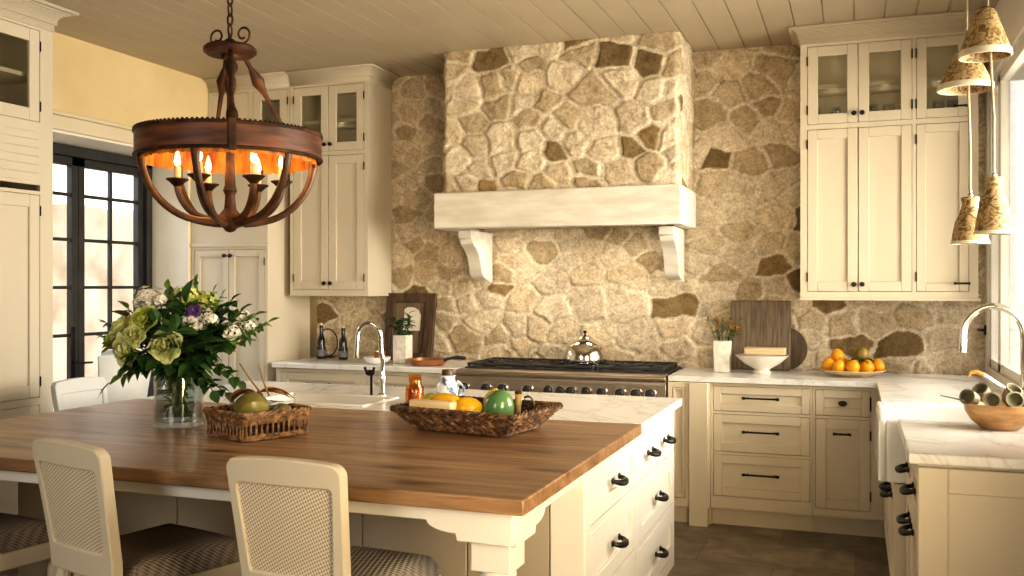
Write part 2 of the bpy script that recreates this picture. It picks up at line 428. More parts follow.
mb = MB(); mb.box(XL, XL + .025, 4.22, 5.845, 2.44, 2.53); mb.box(XL, XL + .045, 4.22, 5.845, 2.53, 2.555)
struct('trim_2', mb, M['cream'], bev=.006)
# right wall with the window over the sink
W0, W1, WZ0, WZ1 = 3.55, 6.37, .97, 2.66
mb = MB()
mb.box(XR, XR + .09, -2.25, W0, 0, ZC); mb.box(XR, XR + .09, W1, YB + .03, 0, ZC)
mb.box(XR, XR + .09, W0, W1, 0, WZ0); mb.box(XR, XR + .09, W0, W1, WZ1, ZC)
struct('wall_right', mb, M['white_plaster'], smooth=False)
mb = MB(); X = XR + .015
for y in (W0, 4.25, 5.05, 5.93, W1 - .045): mb.box(X, X + .05, y, y + .045 if y != 5.93 else y + .085, WZ0, WZ1)
for z in (WZ0, WZ1 - .05): mb.box(X, X + .05, W0, W1, z, z + .05)
win = struct('window_1', mb, M['white_plaster'], bev=.004)
struct('window_pane', MB().box(X + .022, X + .028, W0 + .03, W1 - .03, WZ0 + .03, WZ1 - .03), M['glass'], win, smooth=False)
mb = MB().box(XR - .02, XR, W0 - .09, W0, WZ0 - .04, WZ1 + .09).box(XR - .02, XR, W0 - .09, W1 + .04, WZ1, WZ1 + .09)
struct('trim_3', mb, M['white_plaster'], bev=.004)
# stone cladding ------------------------------------------------------------
def fieldstone(w, h, step, seed, dmin=.085, dmax=.2, dark=.12, amp=.012):
    rng = np.random.default_rng(seed)
    pts = []; rad = []
    for k in range(9000):
        r = dmin + (dmax - dmin) * (rng.random() ** 1.3) * (1 - k / 9000 * .8)
        p = rng.random(2) * np.array([w + .3, h + .3]) - .15
        if pts:
            d = np.hypot(*(np.array(pts) - p).T * np.array([[.86], [1.16]]))
            if (d < (np.array(rad) + r) * .5).any(): continue
        pts.append(p); rad.append(r)
    pts = np.array(pts, dtype=np.float32)
    nx = int(w / step) + 1; nz = int(h / step) + 1
    U, V = np.meshgrid(np.linspace(0, w, nx), np.linspace(0, h, nz))
    u = U.ravel(); v = V.ravel()
    wu = u * 0; wv = u * 0
    for k in range(14):
        f = 6 + 5 * k; a = rng.random() * 6.28; p = rng.random(2) * 6.28; am = .085 / f ** .95
        ph = f * (u * math.cos(a) + v * math.sin(a))
        wu = wu + am * np.sin(ph + p[0]); wv = wv + am * np.cos(ph * 1.07 + p[1])
    Q = np.stack([(u + wu) * .86, (v + wv) * 1.16], 1).astype(np.float32)
    S = pts * np.array([.86, 1.16], dtype=np.float32)
    idx = np.zeros(len(Q), int); edge = np.zeros(len(Q))
    for i in range(0, len(Q), 4000):
        q = Q[i:i + 4000]
        d2 = ((q[:, None, :] - S[None]) ** 2).sum(2)
        o = np.argpartition(d2, 5, axis=1)[:, :6]
        dd = np.take_along_axis(d2, o, 1); s = np.argsort(dd, axis=1); o = np.take_along_axis(o, s, 1)
        a = S[o[:, 0]]; e = np.full(len(q), 9.0)
        for k in range(1, 6):
            b = S[o[:, k]]; n = b - a; L = np.maximum(np.hypot(n[:, 0], n[:, 1]), 1e-6)
            e = np.minimum(e, (((a + b) / 2 - q) * n).sum(1) / L)
        idx[i:i + 4000] = o[:, 0]; edge[i:i + 4000] = e
    ns = len(S)
    lift = .45 + .75 * rng.random(ns); gx = (rng.random(ns) - .5) * .12; gz = (rng.random(ns) - .5) * .12
    mort = .009 + .012 * rng.random(ns)
    t = np.clip((edge - mort[idx] * .55) / .013, 0, 1); t = t * t * (3 - 2 * t)
    rough = sum(np.sin((35 + 23 * k) * (u * math.cos(k * 1.9) + v * math.sin(k * 1.9)) + k) / (1 + k) for k in range(8)) * .0016
    ht = amp * lift[idx] * t + t * (gx[idx] * (u + wu - pts[idx, 0]) + gz[idx] * (v + wv - pts[idx, 1])) + rough * (.5 + t)
    base = np.array([[.66, .56, .42], [.60, .50, .365], [.70, .61, .475], [.55, .45, .315], [.62, .535, .42], [.66, .56, .41], [.48, .385, .26], [.68, .59, .46]])
    tone = base[rng.integers(0, len(base), ns)] * (.86 + .22 * rng.random((ns, 1)))
    dk = rng.random(ns) < dark
    tone[dk] = np.array([.27, .19, .09]) * (.62 + .6 * rng.random((dk.sum(), 1)))
    mc = np.array([.74, .665, .535])
    tc = np.clip((edge - mort[idx] * .62) / .006, 0, 1)[:, None]
    C = mc * (1 - tc) + tone[idx] * tc
    C = C * (.93 + .07 * np.clip(edge / .012, 0, 1))[:, None]
    return nx, nz, u, v, ht, C
def stone_mesh(name, data, mapper, mat):
    nx, nz, u, v, ht, C = data
    P = mapper(u, v, ht).astype(np.float32)
    me = bpy.data.meshes.new(name)
    i = np.arange(nz - 1)[:, None] * nx + np.arange(nx - 1)[None]
    q = np.stack([i, i + 1, i + nx + 1, i + nx], -1).reshape(-1, 4).astype(np.int32)
    me.vertices.add(len(P)); me.vertices.foreach_set('co', P.ravel())
    me.loops.add(q.size); me.loops.foreach_set('vertex_index', q.ravel())
    me.polygons.add(len(q)); me.polygons.foreach_set('loop_start', np.arange(0, q.size, 4, dtype=np.int32)); me.polygons.foreach_set('loop_total', np.full(len(q), 4, dtype=np.int32))
    me.update(calc_edges=True); me.validate()
    me.polygons.foreach_set('use_smooth', np.ones(len(q), dtype=bool))
    ca = me.color_attributes.new('Col', 'FLOAT_COLOR', 'POINT')
    ca.data.foreach_set('color', np.concatenate([C, np.ones((len(C), 1))], 1).astype(np.float32).ravel())
    me.materials.append(mat)
    return me
SX0 = -3.98
d = fieldstone(XR - SX0, ZC - .9, .009, 11, .10, .30, .08)
me = stone_mesh('trim_4', d, lambda u, v, h: np.stack([SX0 + u, YB + .012 - h, .9 + v], 1), M['stone'])
o = link_mesh('trim_4', me, None); o['kind'] = 'structure'

# french door ---------------------------------------------------------------
DX = -5.10
D0, D1, DT = 4.24, 5.83, 2.42
mb = MB()
mb.box(DX - .04, DX + .06, D1 - .055, D1, 0, DT); mb.box(DX - .04, DX + .06, D0, D0 + .055, 0, DT)
mb.box(DX - .04, DX + .06, D0, D1, DT - .07, DT)
door = struct('door_1', mb, M['frame_black'], bev=.004)
mid = 5.135
for a, b_ in ((D0 + .058, mid - .002), (mid + .002, D1 - .058)):
    mb = MB()
    mb.box(DX - .025, DX + .025, a, a + .055, .02, DT - .072); mb.box(DX - .025, DX + .025, b_ - .055, b_, .02, DT - .072)
    mb.box(DX - .025, DX + .025, a, b_, .02, .16); mb.box(DX - .025, DX + .025, a, b_, DT - .13, DT - .072)
    zs = [.455, .79, 1.12, 1.45, 1.78, 2.09]
    for z in zs: mb.box(DX - .014, DX + .014, a + .05, b_ - .05, z - .011, z + .011)
    m2 = (a + b_) / 2
    mb.box(DX - .0145, DX + .0145, m2 - .011, m2 + .011, .1, DT - .12)
    leaf_ = struct('door_leaf', mb, M['frame_black'], door, bev=.002, segs=1)
    struct('door_pane', MB().box(DX - .003, DX + .003, a + .05, b_ - .05, .15, DT - .125), M['glass'], leaf_, smooth=False)
mb = MB().box(DX + .026, DX + .034, mid - .075, mid - .035, .72, 1.18)
mb.tube([(DX + .034, mid - .055, .93), (DX + .075, mid - .055, .93)], .009); mb.tube([(DX + .07, mid - .07, .93), (DX + .072, mid + .08, .925)], .008)
struct('door_handle', mb, M['black'], door, bev=.002)

# outside, seen through the door and the window
struct('ground', MB().box(-16, XL - .46, -4, 18, -.25, -.1).box(XR + .31, 14, -4, 18, -.25, -.1), M['soil'], smooth=False)
mb = MB(); rng_ = random.Random(3)
n = 46; vs = []; fs = []
for i in range(n + 1):
    y = -1 + 19 * i / n
    top = 2.45 + .10 * math.sin(y * 1.3) + .07 * math.sin(y * 3.7 + 1) + rng_.uniform(-.03, .03)
    for z in (-.2, top * .33, top * .66, top): vs.append((-8.6 + rng_.uniform(-.04, .04) * (z > 0), y, z))
    vs.append((-9.0, y, top - .05)); vs.append((-9.0, y, -.2))
for i in range(n):
    for k in range(5): fs.append((i * 6 + k, i * 6 + k + 1, (i + 1) * 6 + k + 1, (i + 1) * 6 + k))
mb.add(vs, fs)
struct('garden_wall', mb, M['garden_stone'])

# ------------------------------------------------------------------ cabinet making (local: x along the run, -y is the front, z up)
def knob(parent, x, z, y=0.0, r=.0155):
    mb = MB().at((0, 0, 0), rx=PI / 2)
    mb.lathe([(0, 0), (.007, 0), (.007, .012), (r * .8, .016), (r, .022), (r * .85, .029), (0, .031)], 14)
    return obj('knob', mb, M['black'], parent, (x, y, z))
def bar_pull(parent, x, z, w=.2, vert=False, y=0.0):
    mb = MB()
    h = w / 2
    mb.tube([(-h, -.030, 0), (-h * .86, -.030, 0), (-h * .8, -.030, 0), (h * .8, -.030, 0), (h * .86, -.030, 0), (h, -.030, 0)], [.0085, .0085, .0055, .0055, .0085, .0085], 8)
    for s in (-1, 1): mb.tube([(s * h * .72, 0.002, 0), (s * h * .72, -.030, 0)], .0055, 8)
    o = obj('pull', mb, M['black'], parent, (x, y, z))
    if vert: o.rotation_euler = (0, PI / 2, 0)
    return o
def cup_pull(parent, x, z, w=.085, y=0.0):
    mb = MB(); n = 10; m = 5; vs = []; fs = []
    for i in range(m + 1):
        t = PI / 2 * i / m
        for k in range(n + 1):
            a = PI * k / n
            vs.append((w / 2 * math.cos(a) * math.cos(t * .85) if i < m else w / 2 * math.cos(a) * .25, -.034 * math.sin(t), .026 * math.sin(a) * math.cos(t * .7)))
    for i in range(m):
        for k in range(n): fs.append((i * (n + 1) + k, i * (n + 1) + k + 1, (i + 1) * (n + 1) + k + 1, (i + 1) * (n + 1) + k))
    mb.add(vs, fs)
    mb.box(-w / 2, w / 2, -.003, .001, .022, .034)
    o = obj('pull', mb, M['black'], parent, (x, y, z), normals=False)
    s = o.modifiers.new('thick', 'SOLIDIFY'); s.thickness = .004
    return o
def bow_pull(parent, x, z, w=.10, y=0.0):
    mb = MB(); P = []; R = []
    for k in range(13):
        t = k / 12; a = PI * t
        P.append((-w / 2 * math.cos(a), -.004 - .034 * math.sin(a), -.010 * math.sin(a))); R.append(.007 + .006 * math.sin(a))
    mb.tube(P, R, 8)
    for s in (-1, 1): mb.ell((s * w / 2, -.004, 0), (.013, .006, .013), 10, 6)
    return obj('pull', mb, M['black'], parent, (x, y, z))
def hinge(parent, x, z):
    return obj('hinge', MB().tube([(0, -.004, -.028), (0, -.004, .028)], .0045, 6), M['black'], parent, (x, 0, z))
def front(parent, kind, x0, x1, z0, z1, mat, pull=None, hinges=None, fw=.055, t=.022, flat=False, pane=None):
    w, h = x1 - x0, z1 - z0; g = .0025
    mb = MB(); f = min(fw, w * .3, h * .3)
    a, b_, c, d_ = g, w - g, g, h - g
    if flat: mb.box(a, b_, 0, t, c, d_)
    else:
        mb.box(a, a + f, 0, t, c, d_); mb.box(b_ - f, b_, 0, t, c, d_)
        mb.box(a + f, b_ - f, 0, t, c, c + f); mb.box(a + f, b_ - f, 0, t, d_ - f, d_)
        if kind != 'glass_door':
            mb.box(a + f - .002, b_ - f + .002, .013, t - .001, c + f - .002, d_ - f + .002)
    o = obj(kind, mb, mat, parent, (x0, 0, z0), bev=.0022, segs=1)
    if kind == 'glass_door':
        obj('pane', MB().box(a + f - .004, b_ - f + .004, .010, .014, c + f - .004, d_ - f + .004), M['cab_glass'], o, smooth=False)
    if pull:
        k, px, pz = pull[0], pull[1], pull[2]
        if k == 'knob': knob(o, px, pz)
        elif k == 'bar': bar_pull(o, px, pz, pull[3])
        elif k == 'vbar': bar_pull(o, px, pz, pull[3], True)
        elif k == 'cup': cup_pull(o, px, pz)
        elif k == 'bow':
            for q in px if isinstance(px, (list, tuple)) else [px]: bow_pull(o, q, pz)
        elif k == 'cups':
            for q in px: cup_pull(o, q, pz)
    if hinges == 'l':
        for z in (.09, h - .09): hinge(o, .001, z)
    if hinges == 'r':
        for z in (.09, h - .09): hinge(o, w - .001, z)
    return o
def carcass(parent, x0, x1, z0, z1, D, openings, mat, inner=None, shelves=(), fy=0.0):
    mb = MB(); p = .018
    xs = sorted({x0, x1} | {q for o_ in openings for q in o_[:2]}); zs = sorted({z0, z1} | {q for o_ in openings for q in o_[2:4]})
    for i in range(len(xs) - 1):
        for k in range(len(zs) - 1):
            cx, cz = (xs[i] + xs[i + 1]) / 2, (zs[k] + zs[k + 1]) / 2
            if any(o_[0] < cx < o_[1] and o_[2] < cz < o_[3] for o_ in openings): continue
            mb.box(xs[i], xs[i + 1], fy, fy + .022, zs[k], zs[k + 1])
    mb.box(x0, x0 + p, fy + .022, D, z0, z1); mb.box(x1 - p, x1, fy + .022, D, z0, z1)
    mb.box(x0 + p, x1 - p, fy + .022, D, z0, z0 + p); mb.box(x0 + p, x1 - p, fy + .022, D, z1 - p, z1)
    mb.box(x0 + p, x1 - p, D - p, D, z0 + p, z1 - p)
    o = obj('carcass', mb, mat, parent, smooth=False)
    for (sx0, sx1, sz) in shelves:
        obj('shelf', MB().box(sx0 + p, sx1 - p, .05, D - p, sz - .012, sz + .012), mat, parent, smooth=False)
    return o
def crown_profile(mb, x0, x1, y0, y1, ztop, h=.10, out=.075, left=False, right=False):
    # a flat frieze, a cove and a fillet, swept as thin slabs
    n = 16; st = []
    for i in range(n):
        f = i / n
        st.append((f, .006 if f < .30 else (.014 if f < .36 else .014 + (.075 - .014) * (1 - math.sqrt(max(0, 1 - ((f - .36) / .5) ** 2))) if f < .86 else .075)))
    for i, (f, o_) in enumerate(st):
        f1 = (i + 1) / n
        mb.box(x0 - (o_ * out / .075 if left else 0), x1 + (o_ * out / .075 if right else 0), y0 - o_ * out / .075, y1, ztop - h + h * f, ztop - h + h * f1)

# ---- wall cabinet, right of the hood
t = thing('wall_cabinet', 'cream wall cabinet right of the stone hood, three glass doors above three tall doors', 'cabinet', (-.32, 6.08, 0))
W = .99; D = YB - .02 - 6.08
ops = [(.04, .334, 2.45, 2.93), (.334, .636, 2.45, 2.93), (.657, .942, 2.45, 2.93), (.04, .334, 1.425, 2.42), (.334, .636, 1.425, 2.42), (.657, .942, 1.425, 2.42)]
carcass(t, 0, W, 1.39, 2.955, D, ops, M['cream'], shelves=[(0, .65, 2.69), (.65, W, 2.69)])
obj('divider', MB().box(.64, .653, .03, D - .02, 2.45, 2.935), M['cream'], t, smooth=False)
obj('inner_floor', MB().box(.02, W - .02, .03, D - .02, 2.42, 2.442), M['cream'], t, smooth=False)
mb = MB(); crown_profile(mb, 0, W, 0, D, 3.049, .105, .07, left=True); obj('crown', mb, M['cream'], t, bev=.003, segs=1)
obj('light_rail', MB().box(-.006, W + .012, -.006, D, 1.372, 1.39), M['cream'], t, bev=.003)
front(t, 'glass_door', *ops[0], M['cream'], ('knob', .27, .055), 'l', fw=.06)
front(t, 'glass_door', *ops[1], M['cream'], ('knob', .023, .055), 'r', fw=.06)
front(t, 'glass_door', *ops[2], M['cream'], ('bar', .24, .06, .085), 'l', fw=.055)
front(t, 'door', *ops[3], M['cream'], ('knob', .27, .045), 'l', fw=.058)
front(t, 'door', *ops[4], M['cream'], ('knob', .023, .045), None, fw=.058)
front(t, 'door', *ops[5], M['cream'], ('bar', .245, .05, .085), 'l', fw=.05)

# ---- wall cabinet, left of the hood
t = thing('wall_cabinet', 'cream wall cabinet left of the stone hood, with two glass doors above two tall doors', 'cabinet', (-3.97, 6.06, 0))
W = .655; D = YB - .02 - 6.06
ops = [(.03, .3275, 2.45, 2.935), (.3275, .625, 2.45, 2.935), (.03, .3275, 1.43, 2.42), (.3275, .625, 1.43, 2.42)]
carcass(t, 0, W, 1.40, 2.955, D, ops, M['cream_left'], shelves=[(0, W, 2.68)])
obj('inner_floor', MB().box(.02, W - .02, .03, D - .02, 2.42, 2.44), M['cream_left'], t, smooth=False)
mb = MB(); crown_profile(mb, 0, W, 0, D, 3.049, .10, .075, right=True); obj('crown', mb, M['cream_left'], t, bev=.003, segs=1)
obj('light_rail', MB().box(0, W + .008, -.008, D, 1.385, 1.40), M['cream_left'], t, bev=.003)
for i, o_ in enumerate(ops):
    front(t, 'glass_door' if i < 2 else 'door', *o_, M['cream_left'], ('knob', .272 if i % 2 == 0 else .025, .05), 'l' if i % 2 == 0 else 'r', fw=.062)

# ---- glass topped cupboard above the tall corner cupboard
t = thing('top_cupboard', 'shallow cream cupboard at the ceiling above the corner pantry, with one glass door', 'cabinet', (-4.705, 6.06, 0))
W = .73
ops = [(.03, .365, 2.48, 2.935), (.405, .715, 2.48, 2.935)]
carcass(t, 0, W, 2.45, 2.955, D, ops, M['cream_left'], shelves=[(.38, W, 2.68)])
mb = MB(); crown_profile(mb, 0, W, 0, D, 3.049, .10, .075); obj('crown', mb, M['cream_left'], t, bev=.003, segs=1)
front(t, 'door', *ops[0], M['cream_left'], ('knob', .31, .05), None, flat=True)
front(t, 'glass_door', *ops[1], M['cream_left'], ('knob', .04, .05), 'r', fw=.07)
# ---- corner pantry
t = thing('pantry_cupboard', 'tall pale cupboard in the left corner beyond the glass door, with paired doors', 'cabinet', (XL + .005, 5.86, 0))
W = .675; D = YB - .02 - 5.86
ops = [(.025, .335, .64, 1.73), (.335, .65, .64, 1.73), (.025, .65, .13, .60)]
carcass(t, 0, W, .1, 2.445, D, ops, M['cream_left'])
obj('plinth', MB().box(.0, W, .05, D, .0, .1), M['cream_left'], t, smooth=False)
obj('shelf_rail', MB().box(-.0, W + .012, -.014, .02, 1.75, 1.775), M['cream_left'], t, bev=.004)
front(t, 'door', *ops[0], M['cream_left'], ('knob', .285, 1.045), None, fw=.05)
front(t, 'door', *ops[1], M['cream_left'], ('knob', .027, 1.045), 'r', fw=.05)
front(t, 'drawer', *ops[2], M['cream_left'], ('bar', .31, .40, .16), None, fw=.05)

# ---- tall larder against the left wall (faces +X)
t = thing('larder_cupboard', 'tall cream built-in cupboard at the left edge, glass doors over slatted boards', 'cabinet', (-4.34, 2.9, 0), PI / 2)
W = 1.3; D = .365
ops = [(.07, .64, 2.385, 2.905), (.64, 1.21, 2.385, 2.905), (.07, .64, .83, 1.975), (.64, 1.21, .83, 1.975), (.07, .64, .13, .79), (.64, 1.21, .13, .79), (.07, 1.21, 1.995, 2.03)]
carcass(t, 0, W, .1, 2.95, D, ops, M['cream_left'], shelves=[(0, W, 2.65)])
obj('inner_floor', MB().box(.02, W - .02, .03, D - .02, 2.345, 2.37), M['cream_left'], t, smooth=False)
obj('plinth', MB().box(.0, W, .05, D, .0, .1), M['cream_left'], t, smooth=False)
mb = MB(); crown_profile(mb, 0, W, 0, D, 3.049, .13, .10, left=False, right=True); obj('crown', mb, M['cream_left'], t, bev=.003, segs=1)
mb = MB()
for k in range(6): mb.box(.08, 1.2, -.004, .006, 2.05 + .047 * k, 2.05 + .047 * k + .043)
obj('slatted_panel', mb, M['cream_left'], t, bev=.002, segs=1)
front(t, 'glass_door', *ops[0], M['cream_left'], ('knob', .53, .05), 'l', fw=.07)
front(t, 'glass_door', *ops[1], M['cream_left'], ('knob', .04, .05), 'r', fw=.07)
front(t, 'door', *ops[2], M['cream_left'], ('knob', .53, .08), 'l', fw=.07)
front(t, 'door', *ops[3], M['cream_left'], ('knob', .04, .08), 'r', fw=.07)
front(t, 'drawer', *ops[4], M['cream_left'], ('bar', .285, .55, .18), None, fw=.07)
front(t, 'drawer', *ops[5], M['cream_left'], ('bar', .285, .55, .18), None, fw=.07)

# ---- base cabinets on the back wall
BY = 5.82
def base_body(t, W, D, ops, mat=M['cream'], toe=True, z1=.872):
    carcass(t, 0, W, .11, z1, D, ops, mat)
    if toe: obj('plinth', MB().box(0, W, .06, D, 0, .11), mat, t, smooth=False)
D = YB - .02 - BY
t = thing('base_cabinet', 'cream base cabinet left of the range with a wide drawer on a black bar pull', 'cabinet', (-3.93, BY, 0))
ops = [(.04, .70, .66, .845), (.73, 1.39, .66, .845), (.04, .70, .14, .63), (.73, 1.39, .14, .63)]
base_body(t, 1.42, D, ops, M['cream_left'])
for i, o_ in enumerate(ops): front(t, 'drawer' if i < 2 else 'door', *o_, M['cream_left'], ('bar', .33, .11 if i < 2 else .42, .19), None)
t = thing('base_cabinet', 'narrow cream cabinet at the right end of the range, with a square post leg', 'cabinet', (-1.085, BY - .03, 0))
base_body(t, .255, D + .03, [(.0255, .105, .16, .84)], M['cream'])
front(t, 'panel', .0255, .105, .16, .84, M['cream'], fw=.016)
obj('post_leg', MB().box(.13, .245, -.02, .09, 0, .872), M['cream'], t, bev=.004)
t = thing('base_cabinet', 'cream base cabinet with three wide drawers and long black bar pulls, below the footed bowl', 'cabinet', (-.828, BY, 0))
ops = [(.012, .578, .70, .855), (.012, .578, .455, .685), (.012, .578, .185, .440)]
base_body(t, .59, D, ops)
for o_ in ops: front(t, 'drawer', *o_, M['cream'], ('bar', .283, (o_[3] - o_[2]) * .56, .215), None, fw=.052)
t = thing('base_cabinet', 'cream corner base cabinet with one small drawer over a narrow door, below the fruit plate', 'cabinet', (-.236, BY, 0))
ops = [(.012, .318, .70, .855), (.012, .318, .155, .685)]
base_body(t, .415, D, ops)
knob(front(t, 'drawer', *ops[0], M['cream'], None, 'r', fw=.052), .153, .078, 0, .02).scale = (1.25, 1, .85)
front(t, 'door', *ops[1], M['cream'], ('bar', .15, .445, .10), 'r', fw=.058)

# ---- base cabinets along the right wall (face -X)
def right_base(y0, y1, label, RX):          # local x runs towards the camera
    return thing('base_cabinet', label, 'cabinet', (RX, y1, 0), -PI / 2)
Dr = XR - .005 - .195
t = right_base(3.415, 4.215, 'cream base cabinet at the right with a panelled end, under the wooden bowl of pods', .195)
ops = [(.02, .40, .66, .85), (.42, .775, .66, .85), (.02, .40, .15, .645), (.42, .775, .15, .645)]
carcass(t, 0, .80, .11, .872, Dr, ops, M['cream']); obj('plinth', MB().box(0, .80, .06, Dr, 0, .11), M['cream'], t, smooth=False)
front(t, 'drawer', *ops[0], M['cream'], ('bow', .19, .09)); front(t, 'drawer', *ops[1], M['cream'], ('bow', .2, .09))
front(t, 'door', *ops[2], M['cream'], ('bow', .31, .43)); front(t, 'door', *ops[3], M['cream'], ('bow', .09, .43))
# end panel facing the camera, drawn in its own plane
mb = MB(); w = Dr - .0
for (a, b_, c, d_) in ((0, .09, .0, .862), (w - .09, w, 0, .862), (.09, w - .09, .78, .862), (.09, w - .09, 0, .14)):
    mb.box(.801, .825, a, b_, c, d_)
mb.box(.801, .813, .088, w - .088, .138, .782)
obj('end_panel', mb, M['cream'], t, bev=.003, segs=1)
Dr = XR - .005 - .15
t = right_base(4.225, 4.915, 'cream sink cabinet under the white apron sink at the right', .15)
ops = [(.02, .34, .15, .615), (.35, .67, .15, .615)]
carcass(t, 0, .69, .11, .637, Dr, ops, M['cream']); obj('plinth', MB().box(0, .69, .06, Dr, 0, .11), M['cream'], t, smooth=False)
front(t, 'door', *ops[0], M['cream'], ('bow', .25, .40)); front(t, 'door', *ops[1], M['cream'], ('bow', .08, .40))
t = right_base(4.925, 5.785, 'cream base cabinet between the apron sink and the back corner', .15)
ops = [(.14, .49, .66, .85), (.5, .835, .66, .85), (.14, .49, .15, .645), (.5, .835, .15, .645)]
carcass(t, 0, .855, .11, .872, Dr, ops, M['cream']); obj('plinth', MB().box(0, .855, .06, Dr, 0, .11), M['cream'], t, smooth=False)
for i, o_ in enumerate(ops): front(t, 'drawer' if i < 2 else 'door', *o_, M['cream'], ('bow', .17, .09 if i < 2 else .43))

# ---- worktops
mb = MB().box(-3.945, -2.50, 5.785, YB - .022, .874, CT)
tag(obj('worktop', mb, M['marble'], bev=.004), 'pale marble worktop on the base cabinet left of the range', 'worktop')
# L-shaped slab with a cut-out for the apron sink, one outline extruded
L = [(-1.085, 5.785), (.115, 5.785), (.115, 4.92), (.62, 4.92), (.62, 4.22), (.165, 4.22), (.165, 3.375), (XR - .004, 3.375), (XR - .004, YB - .022), (-1.085, YB - .022)]
tag(obj('worktop', MB().prism(L, .874, CT, 'z'), M['marble'], bev=.004), 'L-shaped white marble worktop running from the range round to the right wall', 'worktop')

# ---- apron sink
t = thing('apron_sink', 'white ceramic apron-front sink in the right-hand worktop beneath the window', 'sink', (.355, 4.57, .64))
mb = MB(); x0, x1, y0, y1, w = -.265, .25, -.34, .34, .03
mb.box(x0, x0 + w, y0, y1, 0, .262); mb.box(x1 - w, x1, y0, y1, 0, .262); mb.box(x0 + w, x1 - w, y0, y0 + w, 0, .262); mb.box(x0 + w, x1 - w, y1 - w, y1, 0, .262); mb.box(x0 + w, x1 - w, y0 + w, y1 - w, 0, .03)
obj('basin', mb, M['ceramic'], t, bev=.012, segs=3)
obj('drain', MB().lathe([(0, .0), (.04, .0), (.042, .004), (.03, .005), (0, .003)], 18), M['chrome'], t, (0, 0, .031))

# ---- right tap
t = thing('kitchen_tap', 'tall arched nickel tap behind the apron sink at the right edge', 'tap', (.672, 4.50, CT))
obj('tap_base', MB().lathe([(0, 0), (.032, 0), (.032, .012), (.024, .02), (.021, .10), (.024, .11), (.018, .12), (0, .12)], 20), M['chrome'], t)
P = [(0, 0, .1), (0, 0, .33)]
for k in range(1, 15):
    a = PI * k / 14 * .97
    P.append((-.118 + .118 * math.cos(a), 0, .335 + .128 * math.sin(a)))
P += [(-.237, 0, .30), (-.24, 0, .265)]
obj('spout', MB().tube(P, [.015] * (len(P) - 3) + [.015, .017, .017], 14), M['chrome'], t)
obj('lever', MB().tube([(-.02, -.01, .07), (-.07, -.03, .105), (-.13, -.05, .15), (-.165, -.06, .175)], [.013, .012, .010, .009], 10), M['chrome'], t)
obj('lever_tip', MB().tube([(-.163, -.06, .173), (-.19, -.066, .186), (-.212, -.07, .183), (-.225, -.073, .165)], [.010, .009, .008, .006], 10), M['orange_petal'], t)
# ------------------------------------------------------------------ stone hood
HX0, HX1, HY, HZ = -2.635, -1.04, 5.885, 2.06
hood = thing('range_hood', 'massive fieldstone range hood on a whitewashed timber mantel with two curved brackets', 'range hood', ((HX0 + HX1) / 2, YB, HZ))
cx = (HX0 + HX1) / 2; dep = YB - .0 - HY; wd = HX1 - HX0; hh = ZC - HZ - .001
data = fieldstone(2 * dep + wd, hh, .008, 41, .10, .27, .15)
def hood_map(u, v, h):
    x = np.empty_like(u); y = np.empty_like(u); r = .03
    # path: back-left corner -> front-left -> front-right -> back-right
    l = u < dep; rr = u > dep + wd; f = ~(l | rr)
    x[l] = -wd / 2 - h[l]; y[l] = -u[l]
    x[f] = -wd / 2 + (u[f] - dep); y[f] = -dep - h[f]
    x[rr] = wd / 2 + h[rr]; y[rr] = -dep + (u[rr] - dep - wd)
    # round the two upright corners
    for s in (-1, 1):
        e = np.abs(u - (dep if s < 0 else dep + wd)); k = np.clip(1 - e / r, 0, 1) ** 2 * .010
        x -= s * k; y += k
    return np.stack([x, y, v], 1)
me = stone_mesh('stone_chimney', data, hood_map, M['stone'])
o = link_mesh('stone_chimney', me, None, hood)
mb = MB()
mb.box(HX0 - cx - .05, HX1 - cx + .03, -dep - .065, -dep + .045, -.215, .03)                  # front beam
mb.box(HX0 - cx - .05, HX0 - cx + .05, -dep + .045, -.035, -.215, .03); mb.box(HX1 - cx - .05, HX1 - cx + .03, -dep + .045, -.035, -.215, .03)
obj('mantel', mb, M['beam'], hood, bev=.010, segs=2)
mb = MB().box(HX0 - cx + .05, HX1 - cx - .05, -dep + .045, -.04, -.19, -.16)
ins = obj('vent_insert', mb, M['cast'], hood, smooth=False)
mb = MB()
for k in range(26):
    x = -.62 + k * .05; mb.box(x, x + .03, -dep + .10, -.12, -.20, -.19)
obj('baffle', mb, M['steel'], ins, smooth=False)
for s, x in ((-1, HX0 - cx + .10), (1, HX1 - cx - .10)):
    prof = [(-.035, -.216), (-.035, -.57), (-.10, -.57)]
    for k in range(9):                      # ogee front edge
        t = k / 8
        prof.append((-.10 - .30 * (t ** 1.0) - .035 * math.sin(2 * PI * t), -.56 + .25 * t - .07 * math.sin(PI * t) * (1 - t)))
    prof += [(-.415, -.275), (-.44, -.27), (-.44, -.216)]
    obj('bracket', MB().prism(prof, x - .05, x + .05, 'x'), M['beam'], hood, bev=.005)

